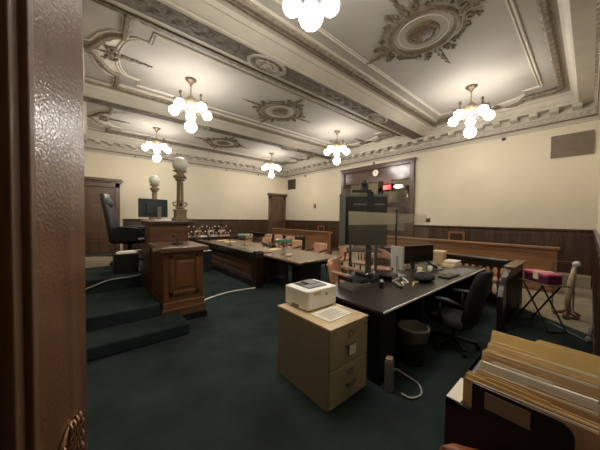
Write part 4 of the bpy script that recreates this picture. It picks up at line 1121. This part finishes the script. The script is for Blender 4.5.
for k, (x, zt, mt, lean) in enumerate(FD):
    t = thing('manila_folder', '', 'folder', (x, .115, .831), 0, 'folders in the black file cart')
    y0, y1 = -.165, (.166 if k < 3 else .145)-.004*random.random()
    h = zt-.831
    th = .004
    tabs = [(-.16, .0), (-.05, .1), (.0, .13)][k % 3]
    lk = .03+.42*k/9
    def P(y, z, dx=0): return (dx-(h-z)*lk+lean, y, z)
    for side, dx in (('front_cover', 0), ('back_cover', th+.004)):
        hh = h-(.010 if side == 'front_cover' else 0)
        pts = [P(y0, 0, dx), P(y1, 0, dx), P(y1, hh-.006, dx), P(y1-.008, hh, dx), P(y0+.008, hh, dx), P(y0, hh-.006, dx)]
        if side == 'back_cover':
            pts = [P(y0, 0, dx), P(y1, 0, dx), P(y1, hh-.012, dx), P(tabs[1]+.012, hh-.012, dx), P(tabs[1], hh, dx), P(tabs[0], hh, dx), P(tabs[0]-.012, hh-.012, dx), P(y0, hh-.012, dx)]
        obj(side, MB().extr(pts, (.0015, 0, 0)), mt, t)
    if k in (0, 3, 4, 6, 8):
        pts = [P(y0+.02, 0, .0035), P(y1-.01, 0, .0035), P(y1-.01, h-.012, .0035), P(y0+.02, h-.004, .0035)]
        obj('papers', MB().extr(pts, (.010 if k == 4 else .002, 0, 0)), 'paper', t)
    t['label'] = '%s folder%s in the black file cart, %s' % (ORD[k], ' from the front' if 0 < k < 9 else '', {'kraft': 'dull brown card', 'manila_b': 'tan manila card', 'paper_warm': 'cream card', 'manila': 'golden manila card', 'paper': 'white sheets standing higher', 'manila_y': 'bright yellow manila card'}[mt])

# ------------------------------------------------------------------ doorway at the left: open leaf with ornate handle
mb = MB(); mb.box(-.46, -.36, YR-.22, YR+.02, 0, 2.75).box(.58, .68, YR-.22, YR+.02, 0, 2.75).box(-.46, .68, YR-.22, YR+.02, 2.70, 2.84)
d5 = struct('door_5', mb, 'leaf_dark')
t = bpy.data.objects.new('door_6', None); C.objects.link(t); t.location = (-.375, .0105, 0); t.rotation_euler = (0, 0, math.radians(67.9)); t['kind'] = 'structure'
obj('stile', MB().box(.755, .96, 0, .05, .01, 2.65), 'leaf', t, bevel=.004)
obj('panel', MB().box(.12, .70, .018, .036, .2, 2.5), 'leaf_dark', t)
mb = MB(); mb.box(.70, .725, -.004, .05, .1, 2.6).box(.725, .742, -.016, .05, .1, 2.6).box(.742, .755, .004, .05, .1, 2.6)
obj('panel_moulding', mb, 'leaf_dark', t, bevel=.003)
obj('rail', MB().box(.0, .70, 0, .05, 2.5, 2.65).box(0, .70, 0, .05, .01, .2).box(0, .12, 0, .05, .2, 2.5), 'leaf', t)
mb = MB()       # carved handle plate: pointed at the top, covered in feathered scales
mb.extr([(.925, -.001, .72), (.925, -.001, 1.105), (.90, -.001, 1.13), (.872, -.001, 1.14), (.85, -.001, 1.132), (.825, -.001, 1.11), (.81, -.001, 1.06), (.80, -.001, .9), (.80, -.001, .72)], (0, -.004, 0))
for r in range(24):
    z = 1.128-.017*r
    lo = .862-.055*min(1, r/4.); n = 4+min(3, r)
    for k in range(n):
        x = lo+(.918-lo)*(k+.5*(r % 2)+.2)/n
        if x > .92: continue
        mb.tube([(x, -.004, z+.010), (x-.002, -.008, z), (x-.008, -.010, z-.012), (x-.015, -.005, z-.02)], [.003, .0055, .005, .002], 6)
mb.tube([(.922, -.005, 1.10-.011*k) for k in range(34)], [.0025+.0012*(k % 2) for k in range(34)], 6)
ph = obj('handle_plate', mb, 'bronze', t, smooth=True)
obj('knob', MB().tube([(.865, -.006, .84), (.865, -.05, .84)], .014, 10).sphere((.865, -.065, .84), .03, 14, 9), 'bronze', ph, smooth=True)

# ------------------------------------------------------------------ camera
cam = bpy.data.cameras.new('camera'); co = bpy.data.objects.new('camera', cam); C.objects.link(co)
yw, pi_, ro = math.radians(49.7625), math.radians(-1.5763), math.radians(.6907)
f = Vector((math.cos(yw)*math.cos(pi_), math.sin(yw)*math.cos(pi_), math.sin(pi_)))
r = f.cross(Vector((0, 0, 1))).normalized(); u = r.cross(f)
c_, s_ = math.cos(ro), math.sin(ro)
r2 = c_*r+s_*u; u2 = -s_*r+c_*u
co.matrix_world = Matrix(((r2.x, u2.x, -f.x, 0), (r2.y, u2.y, -f.y, 0), (r2.z, u2.z, -f.z, 1.65), (0, 0, 0, 1)))
cam.sensor_fit = 'HORIZONTAL'; cam.sensor_width = 36; cam.lens = 36*245.8/600
cam.clip_start = .02; cam.clip_end = 100
sc = bpy.context.scene
sc.camera = co

# light: only the globes burn; a trace of grey world light is added as ambient
wd = bpy.data.worlds.new('world'); sc.world = wd; wd.use_nodes = True
wd.node_tree.nodes['Background'].inputs['Color'].default_value = (.9, .95, 1, 1)
wd.node_tree.nodes['Background'].inputs['Strength'].default_value = .02
sc.view_settings.view_transform = 'Standard'; sc.view_settings.look = 'None'; sc.view_settings.gamma = 1
sc.view_settings.use_curve_mapping = False
sc.view_settings.exposure = 0.64
